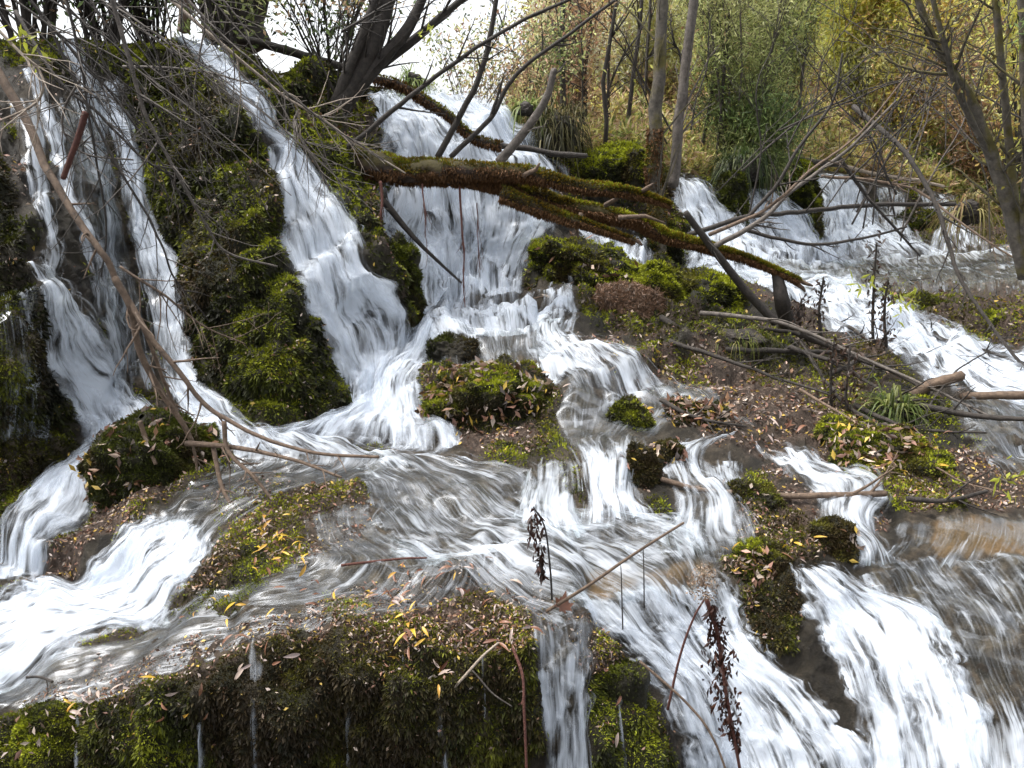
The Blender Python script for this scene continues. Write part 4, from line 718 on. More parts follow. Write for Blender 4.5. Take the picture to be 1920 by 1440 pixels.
# right side sticks
T4 = [('fallen_branch', 'long fallen branch lying below the fan shaped trickle', [(1240, 898), (1300, 915), (1380, 925), (1480, 930), (1580, 928), (1660, 925)], 7, 9, BK_TAN, 4),
 ('fallen_branch', 'dark branch on the leaves left of the brown pool', [(1700, 935), (1760, 938), (1810, 930), (1850, 921)], 6, 4, BK_DARK, 3),
 ('fallen_branch', 'curving mossy branch under the loaf shaped moss cushion', [(1240, 596), (1290, 625), (1360, 655), (1440, 660), (1500, 658), (1580, 665), (1640, 695)], 7, 4, BK_DARK, 8),
 ('fallen_branch', 'long pole of the stick pile starting beside the loaf shaped moss', [(1312, 587, 4.2), (1400, 595, 4.1), (1480, 612, 4.0), (1560, 645, 3.9), (1660, 690, 3.7), (1760, 735, 3.5), (1870, 788, 3.3)], 6, 3, BK_GREY, 10),
 ('fallen_branch', 'dark branch pointing right over the still grey water', [(1635, 742, 3.5), (1700, 757, 3.4), (1780, 770, 3.3), (1860, 782, 3.2), (1940, 787, 3.1)], 8, 5, BK_DARK, 5),
 ('fallen_branch', 'dark branch crossing the stick pile from upper left to lower right', [(1500, 625, 4.0), (1600, 668, 3.9), (1690, 705, 3.7), (1760, 750, 3.5), (1840, 773, 3.4)], 6, 3, BK_DARK, 10),
 ('fallen_branch', 'thin rod sloping down across the leafy bank to the right', [(1500, 730, 3.5), (1600, 790, 3.2), (1700, 850, 3.0), (1800, 900, 2.75), (1880, 925, 2.6)], 4, 2, BK_TAN, 4),
 ('fallen_branch', 'level bare stick across the white chutes on the right', [(1290, 440, 5.0), (1400, 408, 5.2), (1500, 397, 5.3), (1620, 385, 5.5), (1790, 383, 5.8)], 5, 4, BK_DARK, 8),
 ('fallen_branch', 'dark sagging twig below the level bare stick', [(1395, 430, 5.0), (1460, 447, 5.0), (1540, 458, 5.0), (1620, 447, 5.0), (1700, 425, 5.0)], 4, 2, BK_DARK, 8),
 ('fallen_branch', 'pale log lying along the crest of the farthest terrace', [(1560, 306), (1640, 325), (1720, 338), (1770, 350)], 5, 4, BK_PALE, 5),
 ('fallen_branch', 'dark log lying along the crest above the square fall', [(1420, 286, 8.3), (1500, 300, 8.6), (1570, 308, 8.8)], 6, 6, BK_DARK, 2),
 ('fallen_log', 'orange brown peeled log reaching in from the right edge', [(1800, 742, 3.5), (1860, 742, 3.45), (1960, 742, 3.4)], 9, 12, BK_TAN, 0),
 ('fallen_log', 'thick broken log stub pointing up right of the stick pile', [(1700, 745, 3.6), (1745, 722, 3.55), (1806, 703, 3.5)], 17, 12, BK_TAN, 0),
 ('dead_stick', 'thickest of the sticks fanning up right from the end of the log', [(1340, 462, 4.5), (1420, 415, 4.6), (1500, 345, 4.7), (1590, 280, 4.8), (1680, 190, 4.9)], 7, 3, BK_GREY, 14),
 ('dead_stick', 'dark thin stick bending up steeply from the fan of sticks', [(1400, 410, 4.5), (1460, 340, 4.5), (1510, 260, 4.5), (1560, 190, 4.5), (1580, 100, 4.5)], 4, 2, BK_DARK, 10),
 ('dead_stick', 'second of the fanning sticks, close above the thickest', [(1330, 440, 4.4), (1430, 395, 4.5), (1520, 320, 4.6), (1600, 260, 4.7), (1720, 120, 4.9)], 5, 2, BK_TAN, 12),
 ('dead_stick', 'thin twig dropping from the yellow shrub to the grey pool', [(1570, 290, 5.0), (1620, 360, 5.0), (1670, 420, 5.0), (1725, 480, 5.0)], 4, 2, BK_DARK, 8),
 ('dead_stick', 'dark bough arching over the far bank to the right edge', [(1600, 200, 5.5), (1700, 290, 5.0), (1760, 400, 4.6), (1800, 520, 4.3), (1880, 640, 4.0), (1960, 730, 3.8)], 5, 3, BK_DARK, 18),
 ('dead_stick', 'brown twig arching low over the far right bank', [(1540, 330, 5.6), (1700, 350, 5.4), (1820, 430, 5.0), (1960, 520, 4.6)], 4, 2, BK_TAN, 14),
 ('dead_stick', 'leafless twig lying on the leaves right of the long fallen branch', [(1640, 850, 2.9), (1720, 800, 3.2), (1790, 700, 3.6), (1850, 660, 3.7)], 2.5, 1.5, BK_DARK, 6),
 ('dead_stick', 'small dark stick on the wet rock in the foaming water', [(860, 642), (880, 638), (897, 632)], 5, 4, BK_DARK, 0),
 ('dead_stick', 'pale driftwood twig beside the foaming water', [(1010, 552), (1040, 558), (1068, 560)], 4, 3, BK_PALE, 0),
 ('dead_stick', 'thin tan stick lying left of the rusty mound', [(1000, 560), (1040, 548), (1090, 520)], 2, 2, BK_TAN, 0),
 ('dead_stick', 'short stick leaning on the bank under the rusty mound', [(1130, 705), (1160, 685), (1185, 660)], 4, 3, BK_TAN, 0),
 ('dead_stick', 'reddish stick lying at the lip of the shallow tan ledge', [(640, 1060), (700, 1052), (750, 1048), (800, 1046)], 4, 2.5, BK_RED, 0),
 ('dead_stick', 'small black forked stick at the lower left water edge', [(50, 1270), (75, 1270), (98, 1278)], 3, 3, BK_DARK, 1)]
for nm, lab, pts, a, b, m, tw in T4:
    a, b = (a*.95, b*.95) if m is BK_DARK else (a*.75, b*.75)
    wood(nm, lab, 'log' if nm == 'fallen_log' else 'branch' if nm == 'fallen_branch' else 'stick', pts, a, b, m, tw=tw, tl=.28, k=8, rough=.2 if a > 6 else 0)
# foreground twigs and dead plants
wood('foreground_twig', 'straight brown twig standing out over the centre rapid beside a dark maple leaf', 'twig', [(1025, 1146, 1.9), (1100, 1100, 1.88), (1180, 1045, 1.86), (1282, 980, 1.84)], 4, 2.5, BK_TAN, amp=.003)
wood('foreground_twig', 'pale bent twig on the foreground moss', 'twig', [(828, 1315, 1.72), (870, 1270, 1.72), (905, 1230, 1.74), (935, 1205, 1.78)], 3.5, 2.5, BK_PALE, amp=.003, forks=[([(885, 1258, 1.73), (920, 1300, 1.72), (960, 1325, 1.72)], 2, 1.5, BK_GREY)])
wood('foreground_twig', 'reddish twig hanging straight down the foreground bank', 'twig', [(962, 1215, 1.77), (980, 1270, 1.72), (983, 1350, 1.68), (990, 1500, 1.64)], 3.5, 3, BK_RED, amp=.004, tw=4, tl=.06)
wood('foreground_twig', 'thin curved tan stem rising at the bottom right of centre', 'twig', [(1200, 1240, 1.7), (1290, 1320, 1.66), (1340, 1390, 1.62), (1380, 1500, 1.58)], 3, 2.5, BK_TAN, amp=.003)
wood('foreground_twig', 'thin dark stem leaning against the hanging seed plant', 'twig', [(1252, 1330, 1.7), (1275, 1230, 1.7), (1300, 1160, 1.7), (1320, 1125, 1.7)], 3, 2, BK_RED, amp=.003)
wood('foreground_twig', 'very thin vertical stem in the ochre water', 'twig', [(1208, 1140, 1.95), (1208, 1080, 1.95), (1206, 1030, 1.95)], 1.6, 1, BK_DARK, amp=.002)
wood('foreground_twig', 'very thin vertical stem left of the one in the ochre water', 'twig', [(1168, 1180, 1.95), (1166, 1110, 1.95), (1164, 1060, 1.95)], 1.6, 1, BK_DARK, amp=.002)
def seed_plant(label, pts, hang, r, nseed, w):
    e, C, rad = wood('dead_plant', label, 'plant', pts, r, r*.6, BK_RED if r > 3 else BK_DARK, amp=.003)
    H = crook(path(hang), 40, .004); i = R.integers(0, 40, nseed); k = H[i, 1]/FPX; env = np.sin(np.clip(i/39.*2.9+.2, 0, np.pi))
    P = H[i]+np.stack([R.normal(0, 1, nseed), R.normal(0, 1, nseed), R.normal(0, .5, nseed)], -1)*(w*env*k)[:, None]*.5
    V_, T_, C_ = blades(P, R.normal(0, .35, P.shape)+[0, 0, -1], R.uniform(8, 24, nseed)*k, 7*k, np.array([.045, .017, .010])*R.uniform(.4, 1.6, (nseed, 1)), .8)
    adopt(e, tag(mk('seed_head', V_, T=T_, mat=LIT, col=C_), kind='stuff')); return e
seed_plant('small dead plant with a drooping brown seed head over the centre rapid', [(1035, 1125, 1.9), (1032, 1060, 1.9), (1022, 990, 1.9), (1000, 950, 1.9)], [(1000, 950, 1.9), (1006, 990, 1.9), (1012, 1040, 1.9), (1018, 1080, 1.9)], 2.4, 130, 15)
e = seed_plant('large dead plant with a long dark seed head hanging over the white chute', [(1325, 1125, 1.66), (1345, 1190, 1.66), (1362, 1300, 1.64), (1385, 1430, 1.62), (1400, 1500, 1.62)], [(1335, 1135, 1.66), (1350, 1220, 1.66), (1362, 1330, 1.64), (1385, 1400, 1.63)], 5, 460, 32)
c = unp(1318, 1095, 1.68); n_ = 330; P = c+unit(R.normal(size=(n_, 3)))*R.uniform(0, 1, (n_, 1))**.5*np.array([.036, .036, .055])
V_, T_, C_ = blades(P, R.normal(size=P.shape), R.uniform(.006, .011, n_), .004, np.array([.22, .15, .10])*R.uniform(.3, 1.8, (n_, 1)), .8); adopt(e, tag(mk('seed_cluster', V_, T=T_, mat=LIT, col=C_), kind='stuff'))
for j, (lab, u, v0, v1, Y) in enumerate([('tallest dark dead stalk standing in front of the pale stream', 1640, 690, 455, 4.3), ('dark dead stalk just right of the tallest one by the pale stream', 1662, 650, 520, 4.2), ('dead stalk on the leafy bank below the stick pile', 1560, 790, 640, 3.5), ('dead stalk with curled leaves right of the one below the stick pile', 1590, 830, 650, 3.4), ('dead stalk with drooping leaves at the end of the log', 1540, 640, 520, 4.4), ('little dead stalk beside the log end stump', 1500, 610, 560, 4.4)]):
    e, C, rad = wood('dead_plant', lab, 'plant', [(u, v0, Y), (u-3, (v0+v1)/2, Y), (u+4, v1, Y)], 3.4, 1.8, BK_DARK, tw=9, tl=.09, lev=1)
    n_ = 70; P = C[R.integers(3, len(C), n_)]+R.normal(0, .02, (n_, 3)); V_, T_, C_ = blades(P, R.normal(0, .5, P.shape)+[0, 0, -.8], .035, .014, np.array([.05, .028, .018])*R.uniform(.5, 1.6, (n_, 1)), .8); adopt(e, tag(mk('withered_leaves', V_, T=T_, mat=LIT, col=C_), kind='stuff'))

# ------------------------------------------------------------------ trees and shrubs
def gp(u, b):
    """a place b metres behind the lip of the terraces in direction u"""
    i = np.interp(u, US, UI); a = int(i); L = lipP[a]; q = L.copy(); q[0] = L[0]*(L[1]+b)/L[1]; q[1] += b
    q[2] = L[2]+np.interp(u, US, slope)*max(b-.6, 0)*(1 if b < 40 else 40/b); return q
def tree(name, label, cat, base, H, nst, r, spread, mat, cols, nleaf, lsz, lean=(0, 0), group=None, twn=26, twl=.6, crown0=.15, stemr=.8, slim=.35, droop=0, up=.5, fluff=.12):
    e = empty(name, base); tag(e, label, cat, group); tb = Tubes(); tt = Tubes()
    for s_ in range(nst):
        a = R.uniform(0, 6.28); off = R.uniform(0, 1)**.5*spread*.12; top = np.array([math.cos(a)*spread*R.uniform(.3, 1)*(nst > 1)+lean[0]*H, math.sin(a)*spread*R.uniform(.3, 1)*(nst > 1)+lean[1]*H, H*R.uniform(.75, 1.05)])
        t = np.linspace(0, 1, 12)[:, None]; st_ = np.array([math.cos(a)*off, math.sin(a)*off, -.1]); P = base+st_+top*t*np.array([1, 1, 1])+np.array([0, 0, .12*H])*np.sin(t*np.pi)*.5
        P[:, :2] = base[:2]+st_[:2]+(top[:2])*t**1.4; P += np.cumsum(R.normal(0, .010*H, (12, 3)), 0)*.6
        rad = np.linspace(r, r*.25, 12); tb.add(P, rad, 8 if r > .04 else 5, rough=.12 if r > .04 else 0); twigs(tt, P, rad, twn, twl, 2, .8, up, 3, crown0)
    adopt(e, tb.make('trunk' if nst == 1 else 'stems', mat))
    adopt(e, tag(tt.make('twigs', mat), kind='stuff'))
    if nleaf:
        A = np.vstack(tt.V); A = A[R.integers(0, len(A), nleaf)]+R.normal(0, fluff, (nleaf, 3)); A = A[A[:, 2] > base[2]+crown0*H*.5]; m = len(A)
        cc = np.array(cols); w_ = np.clip((fbm(A, 1.3, 2, 61)*.9+.5+R.normal(0, .15, m))*len(cc), 0, len(cc)-1).astype(int)
        V_, T_, C_ = blades(A, R.normal(0, 1, A.shape)+[0, 0, droop], R.uniform(.6, 1.3, m)*lsz, lsz*slim, np.clip(cc[w_]*2.3*R.uniform(.35, 1.7, (m, 1)), 0, .8), .5)
        adopt(e, tag(mk('crown', V_, T=T_, mat=LEAF, col=C_), kind='stuff'))
    return e
GRN = [(.05, .065, .022), (.10, .12, .04), (.18, .20, .08), (.26, .26, .12)]; DGR = [(.02, .03, .01), (.04, .06, .02), (.07, .10, .03)]
YEL = [(.20, .19, .06), (.42, .38, .07), (.55, .46, .08), (.26, .27, .09)]; GLD = [(.28, .20, .07), (.50, .38, .08), (.24, .16, .08), (.42, .38, .12)]
TAN = [(.22, .15, .09), (.34, .25, .15), (.16, .09, .06), (.30, .27, .12)]; RUS = [(.18, .11, .06), (.27, .17, .09), (.12, .075, .045)]
# far hillside cover
def cover(name, label, ulo, uhi, blo, bhi, n, size, cols, hmax):
    u = R.uniform(ulo, uhi, n); b = blo+(bhi-blo)*R.random(n)**1.3; i = np.clip(np.interp(u, US, UI).astype(int), 0, Tn-1); L = lipP[i]; P = L.copy(); P[:, 0] = L[:, 0]*(L[:, 1]+b)/L[:, 1]; P[:, 1] += b
    P[:, 2] += slope[i]*np.maximum(b-.6, 0); hh = (fbm(P, .7, 3, 33)*.8+.5).clip(.08, 1.2)*hmax; P[:, 2] += hh*R.random(n)
    cc = np.array(cols); w_ = np.clip((fbm(P, .5, 3, 44)*1.2+.5+R.normal(0, .2, n))*len(cc), 0, len(cc)-1).astype(int)
    V_, T_, C_ = blades(P, R.normal(0, .7, P.shape)+[0, 0, .3], R.uniform(.5, 1.5, n)*size*(P[:, 1]/12), size*.25*(P[:, 1]/12), np.clip(cc[w_]*2.3*R.uniform(.4, 1.6, (n, 1)), 0, .8), .5)
    tag(mk(name, V_, T=T_, mat=LEAF, col=C_), label, None, None, 'stuff')
cover('undergrowth', 'dry tan and olive undergrowth covering the slope behind the falls', 960, 2600, .3, 9, 130000, .13, [(.10, .07, .045), (.22, .15, .09), (.16, .15, .05), (.36, .30, .10), (.28, .20, .13), (.12, .14, .04)], .9)
cover('forest', 'hazy autumn wood high on the far slope', 1000, 3000, 9, 34, 150000, .20, [(.20, .16, .10), (.32, .26, .16), (.24, .25, .10), (.44, .38, .14), (.30, .22, .15), (.16, .17, .07)], 2.6)
tree('willow_shrub', 'dense olive green willow shrub above the steep right fall', 'shrub', gp(1380, .5), 2.9, 16, .014, 1.1, BK_GREY, GRN, 24000, .06, twn=22, slim=.2, fluff=.10)
tree('willow_shrub', 'tall grey green shrub rising right of the two pale trunks', 'shrub', gp(1440, 2.0), 3.8, 14, .015, 1.3, BK_GREY, GRN+YEL, 17000, .07, twn=20, slim=.2)
tree('willow_shrub', 'dark green low shrub drooping over the white chute', 'shrub', gp(1420, .1), .8, 14, .008, .5, BK_DARK, DGR+GRN, 9000, .08, twl=.25, twn=10, slim=.15, droop=-.8)
tree('yellow_shrub', 'bright yellow shrub behind the farthest terrace', 'shrub', gp(1580, 2.2), 2.6, 12, .014, .9, BK_GREY, YEL, 16000, .08, twn=20)
tree('yellow_shrub', 'golden leaved shrub right of the bright yellow one', 'shrub', gp(1690, 1.2), 2.6, 12, .014, 1.0, BK_TAN, GLD, 12000, .08, twn=20)
tree('yellow_shrub', 'thin yellow leaved sapling overhanging the top right', 'shrub', gp(1760, .6)-np.array([0, 1.5, 0]), 3.4, 7, .016, 1.2, BK_DARK, YEL+GLD, 4500, .08, twn=22, lean=(-.15, 0))
tree('brown_shrub', 'rust brown shrub on the far right bank', 'shrub', gp(1840, .6), 1.9, 12, .012, .9, BK_TAN, TAN+RUS, 12000, .07, twn=18)
tree('brown_shrub', 'tan shrub at the right edge behind the leaning tree', 'shrub', gp(1930, 1.6), 3.2, 12, .014, 1.2, BK_TAN, TAN+GLD, 14000, .08, twn=20)
tree('brown_shrub', 'dry reddish shrub behind the grassy tussock', 'shrub', gp(1075, 1.2), 1.5, 10, .01, .5, BK_TAN, RUS+TAN, 5000, .05, twn=16)
tree('reed_clump', 'pale sunlit reeds between the tussock and the twin moss domes', 'shrub', gp(1120, 3.0), 2.0, 14, .008, .9, BK_PALE, [(.5, .42, .22), (.55, .52, .18), (.42, .32, .2)], 11000, .09, twn=12, slim=.15)
tree('reed_clump', 'pale yellow thicket behind the thin bare saplings', 'shrub', gp(1220, 3.0), 2.6, 14, .009, 1.0, BK_PALE, [(.5, .46, .16), (.42, .40, .14), (.36, .26, .16)], 13000, .09, twn=14, slim=.2)
tree('young_tree', 'soft grey green young tree standing far off at the edge of the sky', 'tree', gp(1075, 8), 4.6, 1, .06, .8, BK_GREY, [(.16, .19, .10), (.24, .27, .16), (.32, .34, .22)], 15000, .10, twn=90, twl=1.0, fluff=.16)
tree('young_tree', 'second grey green young tree behind the thin bare saplings', 'tree', gp(1200, 9), 6.0, 1, .07, .8, BK_GREY, [(.14, .17, .08), (.24, .26, .12), (.34, .33, .14)], 15000, .10, twn=100, twl=1.2, fluff=.18)
tree('bare_shrub', 'dark bare shrub with tiny leaves at the top left corner', 'shrub', gp(60, .2), 1.6, 14, .014, .8, BK_DARK, DGR+RUS, 2600, .05, twn=18)
tree('bare_shrub', 'dark bare shrub on the lip above the tall white ribbon', 'shrub', gp(200, .3), 1.5, 14, .014, .8, BK_DARK, DGR+TAN, 2200, .05, twn=18)
tree('bare_shrub', 'twiggy shrub left of the thin tan trunk', 'shrub', gp(290, .5), 1.5, 10, .012, .7, BK_DARK, DGR+YEL, 1500, .05, twn=16)
tree('bare_shrub', 'leafy green shrub beside the thick dark trunk', 'shrub', gp(425, .3), 1.2, 10, .012, .5, BK_DARK, GRN, 3000, .05, twn=16)
tree('bare_shrub', 'low twiggy shrub along the crest behind the leaning tree', 'shrub', gp(620, .4), .9, 12, .008, .7, BK_DARK, DGR+TAN, 1800, .05, twn=14)
tree('bare_shrub', 'fine dry weeds on the crest of the broad fall', 'shrub', gp(880, .5), .8, 14, .004, .8, BK_GREY, TAN+GRN, 1500, .04, twn=8, twl=.2)
tree('bare_shrub', 'dry weeds between the broad fall and the grassy tussock', 'shrub', gp(985, .7), 1.0, 14, .004, .7, BK_GREY, TAN+GRN, 2600, .045, twn=8, twl=.25)
SAP = [(1062, .5, .03, 'dark bare sapling nearest the grassy tussock'), (1090, 1.0, .02, 'crooked dark sapling left of the twin moss domes'), (1128, .2, .022, 'straight thin dark sapling behind the left moss dome'), (1150, 1.2, .018, 'very thin sapling among the pale reeds'), (1172, .8, .025, 'dark sapling directly above the moss domes'), (1200, 1.6, .02, 'thin brown sapling left of the moss footed trunk'), (1318, .8, .02, 'slim sapling right of the pale leaning trunk'), (1350, .4, .015, 'dark slim stem at the left edge of the willow shrub'), (1500, .9, .022, 'bare stem in front of the yellow shrub')]
for u, b, r, lab in SAP:
    tree('bare_sapling', lab, 'sapling', gp(u, b), R.uniform(3.4, 4.4), 1, r, .3, BK_DARK, YEL+TAN, 90, .07, lean=(R.normal(0, .05), 0), twn=22, twl=.6, crown0=.2, group='thin bare saplings behind the moss domes')
e, C, r = wood('tree_trunk', 'pale trunk with an orange mossy foot beside the steep right fall', 'tree', [(1238, 520, 6.0), (1232, 400, 6.0), (1226, 300, 6.0), (1232, 180, 6.0), (1238, 80, 6.0), (1245, -60, 6.0)], 16, 9, BK_GREYM, k=14, rough=.12, tw=10, tl=.7, up=.5); coat(e, C, r, 9000, .8, (.20, .12, .02), 0, 0, .5)
wood('tree_trunk', 'pale grey trunk leaning right of the moss footed one', 'tree', [(1262, 350, 6.3), (1272, 240, 6.3), (1285, 130, 6.3), (1308, -60, 6.3)], 10, 8, BK_GREY, k=12, rough=.1, tw=8, tl=.7, up=.5)
e, C, r = wood('leaning_tree', 'grey tree with several stems leaning left at the right edge', 'tree', [(1925, 520, 4.6), (1895, 400, 4.6), (1850, 260, 4.6), (1800, 160, 4.6), (1745, 60, 4.6), (1700, -60, 4.6)], 15, 5, BK_GREYM, k=12, rough=.12, tw=26, tl=.7, leaves=(260, YEL+GLD, .05), forks=[([(1908, 440, 4.6), (1895, 300, 4.7), (1880, 150, 4.7), (1862, -50, 4.7)], 8, 6), ([(1918, 490, 4.6), (1925, 300, 4.5), (1920, 100, 4.5), (1915, -50, 4.5)], 9, 7), ([(1870, 320, 4.6), (1800, 180, 4.5), (1770, 80, 4.4), (1735, -60, 4.4)], 6, 4)])
tree('evergreen_bough', 'dark evergreen foliage hanging in the upper right corner', 'tree', unp(1985, 420, 4.0), 2.3, 3, .02, .35, BK_DARK, DGR, 9000, .05, twn=30, twl=.4, crown0=.35, slim=.2, droop=-.5, fluff=.05)
# grassy tussocks: rock core with hanging blades
def tussock(name, label, u, v, w, h, Y, n, ln, cols, core=True):
    e = None
    X, nn, c, r, _ = lump(u, v, w, h, int(u) % 97, Yc=Y, cushy=.3)
    e = empty(name, c-np.array([0, 0, r[2]])); tag(e, label, 'tussock'); a, m = X.shape[:2]
    i = np.arange(a)[:, None]*m+np.arange(m-1)[None]; j = ((np.arange(a)+1) % a)[:, None]*m+np.arange(m-1)[None]
    adopt(e, mk('root_ball', (c+(X-c)*.78).reshape(-1, 3), Q=np.stack([i, j, j+1, i+1], -1).reshape(-1, 4), mat=BK_DARK))
    z = R.uniform(-.2, 1, n); fi = R.uniform(0, a-1.01, n); P = bil(X, fi, np.arccos(z)/np.pi*(m-1)); o = unit(P-c); o[:, 2] = np.abs(o[:, 2])*.3; o += R.normal(0, .45, o.shape); keepg = fbm(P, 9, 2, 7) > -.15; P, o, z = P[keepg], o[keepg], z[keepg]; n = len(P)
    V = []; T = []; C = []; cc = np.array(cols)[R.integers(0, len(cols), n)]*R.uniform(.6, 1.3, (n, 1)); L = ln*R.uniform(.5, 1.2, n)[:, None]; up = R.uniform(.1, .8, n)[:, None]*(z[:, None] > .5)
    t = np.linspace(0, 1, 6); wd = ln*.022; sd_ = unit(np.cross(o, [0, 0, 1.]))
    pts = [P+o*L*q*.55*(1-.3*q)+np.array([0, 0, 1.])*L*(up*q-(.85+.2*up)*q*q) for q in t]
    Vv = np.stack([np.stack([p-sd_*wd*(1-q*.9), p+sd_*wd*(1-q*.9)], 1) for p, q in zip(pts, t)], 1).reshape(-1, 3)
    b = np.arange(n)[:, None, None]*12+np.arange(5)[None, :, None]*2+np.array([0, 1, 3, 2])[None, None]
    adopt(e, tag(mk('grass_blades', Vv, Q=b.reshape(-1, 4), mat=LEAF, col=np.repeat(cc, 12, axis=0)), kind='stuff'))
tussock('grass_tussock', 'big grassy tussock with drooping blades beside the overflow', 1040, 255, 100, 84, 6.0, 900, .28, [(.05, .05, .02), (.12, .11, .04), (.20, .17, .08), (.03, .03, .015)])
tussock('grass_tussock', 'small fresh green tuft on the crest under the upper branch', 775, 150, 34, 26, 6.1, 300, .26, [(.18, .26, .06), (.28, .34, .10)])
tussock('grass_tussock', 'green tuft standing on the big grassy tussock', 985, 205, 36, 24, 6.0, 300, .3, [(.20, .28, .07), (.3, .33, .12)])
tussock('grass_tussock', 'grass tuft hanging over the still grey water below the dark branch', 1690, 790, 70, 50, 3.3, 420, .26, [(.10, .14, .03), (.22, .24, .07), (.06, .08, .02)])
tussock('grass_tussock', 'yellow green grass below the loaf shaped moss cushion', 1395, 645, 130, 26, 4.1, 500, .12, [(.22, .24, .05), (.14, .18, .03), (.30, .26, .10)])
tussock('grass_tussock', 'dry grass tuft at the right end of the farthest terrace', 1830, 400, 60, 50, 7.6, 400, .4, [(.35, .30, .12), (.22, .2, .06), (.3, .2, .1)])
tussock('grass_tussock', 'dark green grass hanging over the head of the white chute', 1400, 320, 90, 50, 7.4, 700, .36, [(.03, .05, .015), (.07, .10, .03), (.14, .16, .06)])

# ------------------------------------------------------------------ single fallen leaves
def leafmesh(kind, L):
    if kind == 'maple':
        ang = np.radians([-90, -52, -30, -8, 8, 28, 42, 62, 75, 90, 105, 118, 138, 152, 172, 188, 210, 232]); rr = np.array([.28, .45, .30, .72, .55, .9, .55, .62, .60, 1.05, .60, .62, .55, .9, .55, .72, .30, .45])*L*.5
        V = np.stack([np.cos(ang)*rr, np.sin(ang)*rr, .18*rr*np.abs(np.cos(ang*2.5))], -1); V = np.vstack([[0, 0, 0], V]); n = len(ang); T = [(0, 1+i, 1+(i+1) % n) for i in range(n)]
    else:
        t = np.linspace(0, 1, 9); w = np.sin(np.pi*t**.8)*L*.10; z = L*.16*np.sin(np.pi*t)*(1 if kind == 'curl' else .35)
        c = np.stack([0*t, t*L, z], -1); l = c+np.stack([-w, 0*t, w*.5], -1); r_ = c+np.stack([w, 0*t, w*.5], -1)
        V = np.stack([l, c, r_], 1).reshape(-1, 3); T = []
        for i in range(8):
            a = i*3
            for k in (0, 1): T += [(a+k, a+k+1, a+k+4), (a+k, a+k+4, a+k+3)]
    return V, np.array(T)
def fl_mat(name, stops):
    m, t, out = newmat(name); oi = N(t, 'ObjectInfo'); c = ramp(t, oi.outputs['Random'], stops); c = mixc(t, mth(t, 'MULTIPLY', noise(t, 60, 4, mapped(t, 'Object', (1, 1, 1))), .5), c, (.12, .06, .03))
    p = N(t, 'BsdfPrincipled'); t.links.new(c, p.inputs[0]); p.inputs['Roughness'].default_value = .4; tr = N(t, 'BsdfTranslucent'); t.links.new(c, tr.inputs[0]); mx = N(t, 'MixShader'); mx.inputs[0].default_value = .2
    t.links.new(p.outputs[0], mx.inputs[1]); t.links.new(tr.outputs[0], mx.inputs[2]); t.links.new(mx.outputs[0], out.inputs[0]); return m
FM = {'y': fl_mat('yellow_leaf', [(0, (.75, .50, .03)), (1, (.62, .33, .05))]), 'b': fl_mat('brown_leaf', [(0, (.14, .05, .03)), (.5, (.32, .15, .09)), (1, (.20, .10, .06))]), 'p': fl_mat('pale_leaf', [(0, (.55, .44, .36)), (1, (.42, .34, .33))])}
GL = {'y': ('narrow yellow fallen leaf lying on the wet bank', 'yellow fallen leaves on the banks'), 'b': ('curled brown fallen leaf lying on the wet bank', 'brown fallen leaves on the banks'), 'p': ('pale pinkish fallen leaf lying on the wet bank', 'pale fallen leaves on the banks')}
src = {}
for c_ in 'ybp':
    for kd in ('flat', 'curl'):
        V_, T_ = leafmesh(kd, .05); o = mk('fallen_leaf', V_, T=T_, mat=FM[c_]); o['label'], o['group'] = GL[c_]; o['category'] = 'leaf'; src[c_, kd] = [o, False]
SP = [(520, 1020, 38, 45, 34, 'yyybp'), (560, 1090, 30, 60, 14, 'bpy'), (170, 1330, 60, 25, 22, 'ypppb'), (250, 1300, 60, 25, 12, 'bp'), (770, 1190, 25, 45, 20, 'yyb'), (740, 1110, 70, 20, 22, 'ybb'), (900, 1100, 60, 22, 18, 'ybp'), (830, 1270, 25, 20, 8, 'ybp'), (480, 1230, 60, 25, 12, 'pbp'), (350, 1310, 50, 40, 8, 'pby'), (950, 1180, 50, 40, 14, 'bpb'), (430, 1150, 60, 30, 8, 'yb'), (700, 1140, 120, 35, 26, 'bpppby'), (1400, 1060, 40, 25, 12, 'yyb'), (1500, 1030, 50, 30, 12, 'ybp'), (1000, 745, 60, 16, 16, 'bpy'), (1180, 775, 25, 12, 8, 'yb'), (1450, 800, 90, 35, 26, 'bbp'), (1680, 870, 80, 30, 12, 'bpy'), (1150, 1280, 30, 50, 8, 'bp')]
for cu, cv, su, sv_, n_, cs in SP:
    for q in range(n_):
        u = cu+R.normal(0, su*.6); v = cv+R.normal(0, sv_*.6); P, Nn = surf(np.array([u]), np.array([v])); P, Nn = P[0], Nn[0]
        it = src[cs[R.integers(0, len(cs))], ('flat', 'curl')[R.integers(0, 2)]]
        if not it[1]: o = it[0]; it[1] = True
        else: o = it[0].copy(); sc.collection.objects.link(o)
        z = Vector(Nn+R.normal(0, .35, 3)).normalized(); o.rotation_euler = (z.to_track_quat('Z', 'Y').to_matrix() @ Matrix.Rotation(R.uniform(0, 6.28), 3, 'Z')).to_euler()
        o.location = Vector(P+Nn*.02*max(1, P[1]/2.4)); s_ = R.uniform(.55, 1.15)*max(.8, P[1]/2.6); o.scale = (s_*R.uniform(.8, 1.3), s_, s_)
V_, T_ = leafmesh('maple', .085); o = mk('maple_leaf', V_, T=T_, mat=FM['b']); tag(o, 'dark curled maple leaf at the foot of the straight brown twig', 'leaf'); o.location = unp(1055, 1138, 1.9); o.rotation_euler = (1.0, .5, .4)
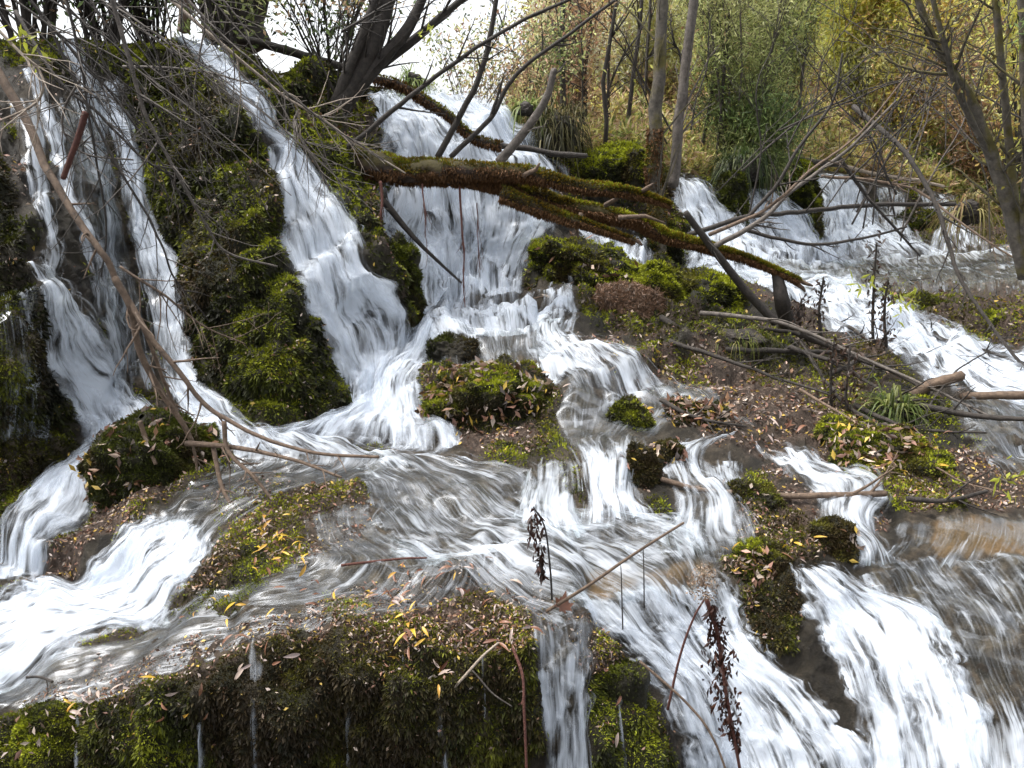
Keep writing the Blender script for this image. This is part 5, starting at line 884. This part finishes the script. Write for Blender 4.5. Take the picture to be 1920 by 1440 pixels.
for lab, u, v, Y, s_ in (('small yellow green leaf spray on the dark stalk by the pale stream', 1620, 530, 4.2, 1), ('yellow green leaf cluster at the upper left corner', 40, 75, 2.6, .8), ('yellow leaf spray over the far bank of the pale stream', 1700, 560, 4.3, 1.2), ('fresh green leaf spray above the brown pool at the right edge', 1890, 905, 2.5, .8), ('pair of yellow leaves hanging near the top centre', 805, 60, 4.6, .8)):
    n_ = 16; P = unp(u, v, Y)+R.normal(0, .035*s_, (n_, 3)); V_, T_, C_ = blades(P, R.normal(0, .8, P.shape)+[0, 0, -.8], .055*s_*R.uniform(.7, 1.3, n_), .016*s_, np.array([.42, .45, .06])*R.uniform(.7, 1.2, (n_, 1)), .5)
    e = empty('leaf_spray', unp(u, v, Y)); tag(e, lab, 'leaf spray'); adopt(e, mk('leaves', V_, T=T_, mat=LEAF, col=C_)); tb = Tubes(); c = unp(u, v, Y)
    for q in range(4): tb.add(np.array([c, c+(P[q]-c)*.5, P[q]]), .0014, 4)
    adopt(e, tb.make('twig', BK_GREY))

# many fine stems nobody could tell apart
def arcs(name, label, group, cat, n, box0, box1, Y, r, mat, sag, tw, tl):
    for q in range(n):
        a = np.array([R.uniform(*box0[0]), R.uniform(*box0[1])]); b = np.array([R.uniform(*box1[0]), R.uniform(*box1[1])]); Yq = R.uniform(*Y)
        pts = [(*(a+(b-a)*t+np.array([0, -sag*math.sin(math.pi*t)])+R.normal(0, 8, 2)), Yq) for t in (0, .25, .5, .75, 1)]
        wood(name, label, cat, pts, r*R.uniform(.7, 1.3), r*.4, mat, tw=tw, tl=tl, k=5, group=group)
arcs('bare_twig', 'thin bare twig hanging across the upper left falls', 'bare twigs hanging over the upper left falls', 'twig', 16, ((-60, 330), (-60, 0)), ((120, 520), (170, 480)), (2.7, 3.7), 2.0, BK_DARK, 25, 7, .26)
arcs('bare_twig', 'grey bare twig hanging across the mossy buttress', 'grey twigs over the mossy buttress', 'twig', 9, ((60, 500), (-60, 40)), ((300, 700), (200, 420)), (3.0, 3.8), 1.9, BK_GREY, 25, 6, .26)
arcs('bare_sapling', 'thin dark stem arching through the shrubs on the right', 'thin dark stems arching through the right shrubs', 'sapling', 16, ((1300, 1700), (260, 430)), ((1480, 1980), (-60, 120)), (4.6, 7), 1.7, BK_DARK, 40, 12, .5)
arcs('bare_sapling', 'pale thin stem leaning through the shrubs on the right', 'pale thin stems leaning through the right shrubs', 'sapling', 10, ((1600, 1980), (250, 480)), ((1450, 1900), (-60, 150)), (4.6, 7), 1.6, BK_GREY, 40, 12, .5)
arcs('bare_sapling', 'thin dark stem standing behind the broad fall', 'thin dark stems behind the broad fall', 'sapling', 9, ((950, 1330), (150, 290)), ((850, 1350), (-60, 20)), (6.4, 8), 2.2, BK_DARK, 15, 14, .5)

PILE = [((1255, 640), (1400, 690), (1560, 742), 'thin stick lying across the leaves at the left of the stick pile'), ((1420, 612), (1540, 640), (1700, 660), 'dark stick at the top edge of the stick pile'), ((1480, 650), (1600, 700), (1740, 790), 'dark stick slanting down through the middle of the stick pile'),
 ((1560, 700), (1640, 660), (1720, 610), 'stick rising right across the stick pile toward the pale stream'), ((1600, 760), (1700, 800), (1850, 812), 'black stick nearest the still grey water'), ((1530, 580), (1640, 640), (1760, 690), 'curved stick bordering the pale stream'),
 ((1650, 800), (1560, 730), (1500, 640), 'steep stick crossing the others below the dead stalks'), ((1240, 750), (1320, 790), (1400, 800), 'short dark stick above the bright rill'), ((1700, 600), (1800, 640), (1930, 690), 'dark stick on the far bank of the pale stream'), ((1640, 520), (1760, 540), (1900, 575), 'thin dark stick among leaves beside the grey pool')]
for a_, b_, c_, lab in PILE: wood('dead_stick', lab, 'stick', [a_, b_, c_], R.uniform(3.5, 5.5), 2, BK_DARK, tw=8, tl=.3, gap=.06, amp=.03)
